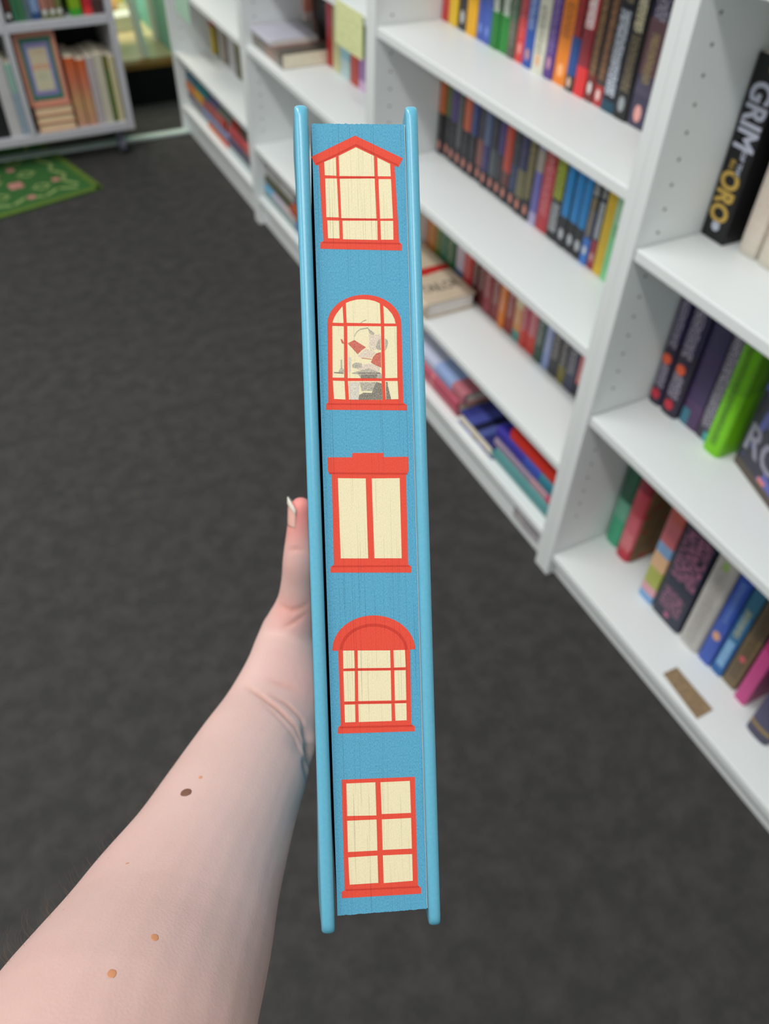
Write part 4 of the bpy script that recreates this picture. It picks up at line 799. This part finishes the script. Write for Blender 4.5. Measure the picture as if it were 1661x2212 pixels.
# keep the skin outside the boards (pressed contact)
MBi = MB.inverted()
creases = [([(530,1482),(560,1500),(600,1530),(640,1570),(668,1620)], .0011, .0013), ([(585,1500),(620,1520),(650,1550),(672,1592)], .0009, .0012), ([(560,1510),(600,1548),(640,1592),(662,1640)], .0005, .0012),
           ([(580,1468),(610,1478),(650,1492)], .0006, .0016), ([(604,1308),(630,1320),(655,1312),(668,1298)], .0007, .0016), ([(612,1356),(640,1342),(668,1320)], .0006, .0014), ([(622,1190),(640,1186),(660,1190)], .0005, .0012)]
cp = []
for pts, dep, wd in creases:
    seg = []
    for (x0, y0), (x1, y1) in zip(pts[:-1], pts[1:]):
        for j in range(6): seg.append((x0+(x1-x0)*j/6, y0+(y1-y0)*j/6))
    cp.append((seg, dep, wd))
bvh = BVHTree.FromPolygons([v.co for v in arm_me.vertices], [p.vertices for p in arm_me.polygons])
disp = {}; hollow = {}
from mathutils.kdtree import KDTree
kd = KDTree(len(arm_me.vertices))
for i, v in enumerate(arm_me.vertices): kd.insert(v.co, i)
kd.balance()
for seg, dep, wd in cp:
    n = len(seg)
    for j, (px, py) in enumerate(seg):
        hit = bvh.ray_cast(CAM, ray(px, py).normalized())
        if hit[0] is None: continue
        fade = math.sin(math.pi*(j+.5)/n)**.6
        for co, idx, d in kd.find_range(hit[0], wd*2.2):
            disp[idx] = max(disp.get(idx, 0), dep*fade*math.exp(-(d/wd)**2))
for px, py, dep, wd in ((668, 1590, .003, .005), (674, 1625, .0045, .006), (666, 1655, .003, .005), (650, 1610, .0015, .007)):
    hit = bvh.ray_cast(CAM, ray(px, py).normalized())
    if hit[0] is None: continue
    for co, idx, d in kd.find_range(hit[0], wd*2.4): hollow[idx] = max(hollow.get(idx, 0), dep*math.exp(-(d/wd)**2))
nrm = [v.normal.copy() for v in arm_me.vertices]
for i, v in enumerate(arm_me.vertices):
    if i in disp: v.co -= nrm[i]*disp[i]
    if i in hollow: v.co -= nrm[i]*hollow[i]
    q = MBi @ v.co
    if abs(q.y) < HH+.001 and -DP-.0035 < q.z < 0:
        if -W2-.0025 < q.x < 0 and q.z > -DP-.0035: 
            if q.x > -W2-.0002: q.x = -W2-.0002; v.co = MB @ q
        elif 0 <= q.x < W2+.0002: q.x = W2+.0002; v.co = MB @ q
col = arm_me.color_attributes.new('flush', 'FLOAT_COLOR', 'POINT')
marks = [(th_tip, .020, .75), (th_ip, .010, .25), (cc_(632, 1322, .42), .012, .35), (cc_(655, 1480, .40), .02, .18)]
for i, v in enumerate(arm_me.vertices):
    f = 0
    for c, r, s in marks:
        d = (v.co-c).length
        if d < r*2: f = max(f, s*math.exp(-(d/r)**2*1.3))
    cr_ = min(1, disp.get(i, 0)/.0011)
    col.data[i].color = (f, cr_, 0, 1)
sk = NT('pale_skin'); sk.b.inputs['Roughness'].default_value = .52; sk.b.inputs['Specular IOR Level'].default_value = .35
sk.b.inputs['Subsurface Weight'].default_value = .25; sk.b.inputs['Subsurface Radius'].default_value = (1, .35, .18); sk.b.inputs['Subsurface Scale'].default_value = .004
at_ = sk.n('ShaderNodeAttribute'); at_.attribute_name = 'flush'; sep = sk.n('ShaderNodeSeparateColor'); sk.l(at_.outputs['Color'], sep.inputs[0])
base = sk.mix(sk.noise(28, 4, .6), lin((188,156,149)), lin((204,177,169)))
base = sk.mix(sk.math('MULTIPLY', sk.noise(13, 2), .5), base, lin((204,158,152)))
base = sk.mix(sk.math('MULTIPLY', sk.noise(700, 2), .25), base, lin((206,166,150)))
base = sk.mix(sep.outputs[0], base, lin((222,112,104))); base = sk.mix(sk.math('MULTIPLY', sep.outputs[1], .6), base, lin((196,128,104)))
sk.l(base, sk.b.inputs['Base Color']); sk.bump(sk.math('ADD', sk.noise(900, 3), sk.math('MULTIPLY', sk.noise(250, 2), .8)), .18, .0006)
arm_me.materials.clear(); arm_me.materials.append(sk.m)
for p in arm_me.polygons: p.use_smooth = True
person = empty('person', cc_(590, 1540, .41)); tag(person, 'bare pale left forearm reaching in, thumb on the cover of the blue book', 'person')
IM = Matrix.Translation(-person.location)
arm_me.transform(IM); arm = link('arm', arm_me, person)
bvh = BVHTree.FromPolygons([v.co+person.location for v in arm_me.vertices], [p.vertices for p in arm_me.polygons])
MOLD = plain((112, 74, 58), .6, .3, .2); MOLL = plain((190, 130, 94), .7, .15, .15)
for px, py, rpx, m, asp in ((402,1712,12,MOLD,1.15),(433,1679,4,MOLL,1.3),(334,2025,9,MOLL,1.35),(242,2103,10,MOLL,1.3),(275,1865,4,MOLL,.7),(234,1853,2,MOLL,.7),(137,1965,3,MOLL,.5)):
    h = bvh.ray_cast(CAM, ray(px, py).normalized())
    if h[0] is None: continue
    D = (h[0]-CAM).dot(FW); r = rpx*D/FPX
    q = h[1].to_track_quat('Z', 'Y'); bm = bmesh.new(); bmesh.ops.create_uvsphere(bm, u_segments=14, v_segments=8, radius=1)
    dx = q.inverted() @ RT; ang = math.atan2(dx.y, dx.x) + .25
    for v in bm.verts:
        k = 1+.12*noise.noise(v.co*1.7+Vector((px, 0, 0))); p = Vector((v.co.x*r*k, v.co.y*r*asp*k, v.co.z*r*.10)); p.rotate(Matrix.Rotation(ang, 3, 'Z'))
        v.co = q @ p + h[0] - person.location
    o = mk('mole', bm, m, person, True); o['label'] = 'dark brown mole' if m is MOLD else 'light brown freckle'
# thumbnail
nail = plain((222, 172, 158), .22, .5, name='nail'); NW = plain((222, 216, 200), .3, .5, name='nail_white')
ud = (th_tip-cc_(650, 1150, .406)).normalized(); outd = ((cc_(600, 1120, .404)-cc_(650, 1120, .404)).normalized()*.97 - FW*.22); outd = (outd - ud*outd.dot(ud)).normalized(); sd = ud.cross(outd)
bm = bmesh.new(); NU, NV = 14, 10; g = []
for i in range(NU+1):
    u = -.003 + .0145*i/NU
    cen = cc_(650, 1104, .4025) + ud*(u-.004); rr = .0058 - .0004*max(0, u/.012)
    g.append([])
    for j in range(NV+1):
        a = (j/NV-.5)*2.1
        tipk = 1 if i < NU-2 else (1 - .0)
        lift = .0004 + (.0004 if u > .008 else 0)
        g[-1].append(bm.verts.new(cen + outd*((rr+lift)*math.cos(a)) + sd*((rr+lift)*math.sin(a)) - ud*(.0050*abs(j/NV-.5)**2*4*(i/NU)) - person.location))
for i in range(NU):
    for j in range(NV):
        f = bm.faces.new((g[i][j], g[i+1][j], g[i+1][j+1], g[i][j+1])); f.material_index = 1 if i >= NU-3 else 0
bmesh.ops.recalc_face_normals(bm, faces=bm.faces); bmesh.ops.solidify(bm, geom=list(bm.faces), thickness=.0005)
mk('thumbnail', bm, [nail, NW], person, True)['label'] = 'long thumbnail with white tip'
# fine arm hair along the outer edge
hc = bpy.data.curves.new('arm_hair', 'CURVE'); hc.dimensions = '3D'; hc.bevel_depth = .000018; hc.bevel_resolution = 0
edge = [(20,2090),(90,2008),(180,1900),(275,1795),(340,1712),(392,1640)]
for k in range(120):
    s = random.random(); i = min(int(s*5), 4); f = s*5-i
    ex = edge[i][0]+(edge[i+1][0]-edge[i][0])*f; ey = edge[i][1]+(edge[i+1][1]-edge[i][1])*f; h = (None,)
    for st_ in range(-30, 31):
        h = bvh.ray_cast(CAM, ray(ex+.76*st_, ey+.65*st_).normalized())
        if h[0] is not None:
            ins = random.uniform(.5, 4); h = bvh.ray_cast(CAM, ray(ex+.76*(st_+ins), ey+.65*(st_+ins)).normalized()); break
    if h[0] is None: continue
    L = random.uniform(.003, .0085)*(1.25-s*.8); d = (h[1]*.3 - RT*.75 + UP*random.uniform(.2, .9)).normalized(); d2 = (d*.5 + UP*.8 + RT*random.uniform(-.5, .4)).normalized()
    if k % 5 == 0: L *= .5
    sp_ = hc.splines.new('POLY'); sp_.points.add(3)
    p = h[0]
    for j in range(4):
        q = p + d.lerp(d2, j/3)*L*j/3 - person.location; sp_.points[j].co = (q.x, q.y, q.z, 1); sp_.points[j].radius = 1-.2*j
ho = bpy.data.objects.new('arm_hair', hc); COL.objects.link(ho); hm = plain((122, 92, 70), .6, .3); hc.materials.append(hm)
dg = bpy.context.evaluated_depsgraph_get(); hme = bpy.data.meshes.new_from_object(ho.evaluated_get(dg)); bpy.data.objects.remove(ho)
tag(link('arm_hair', hme, person), kind='stuff')
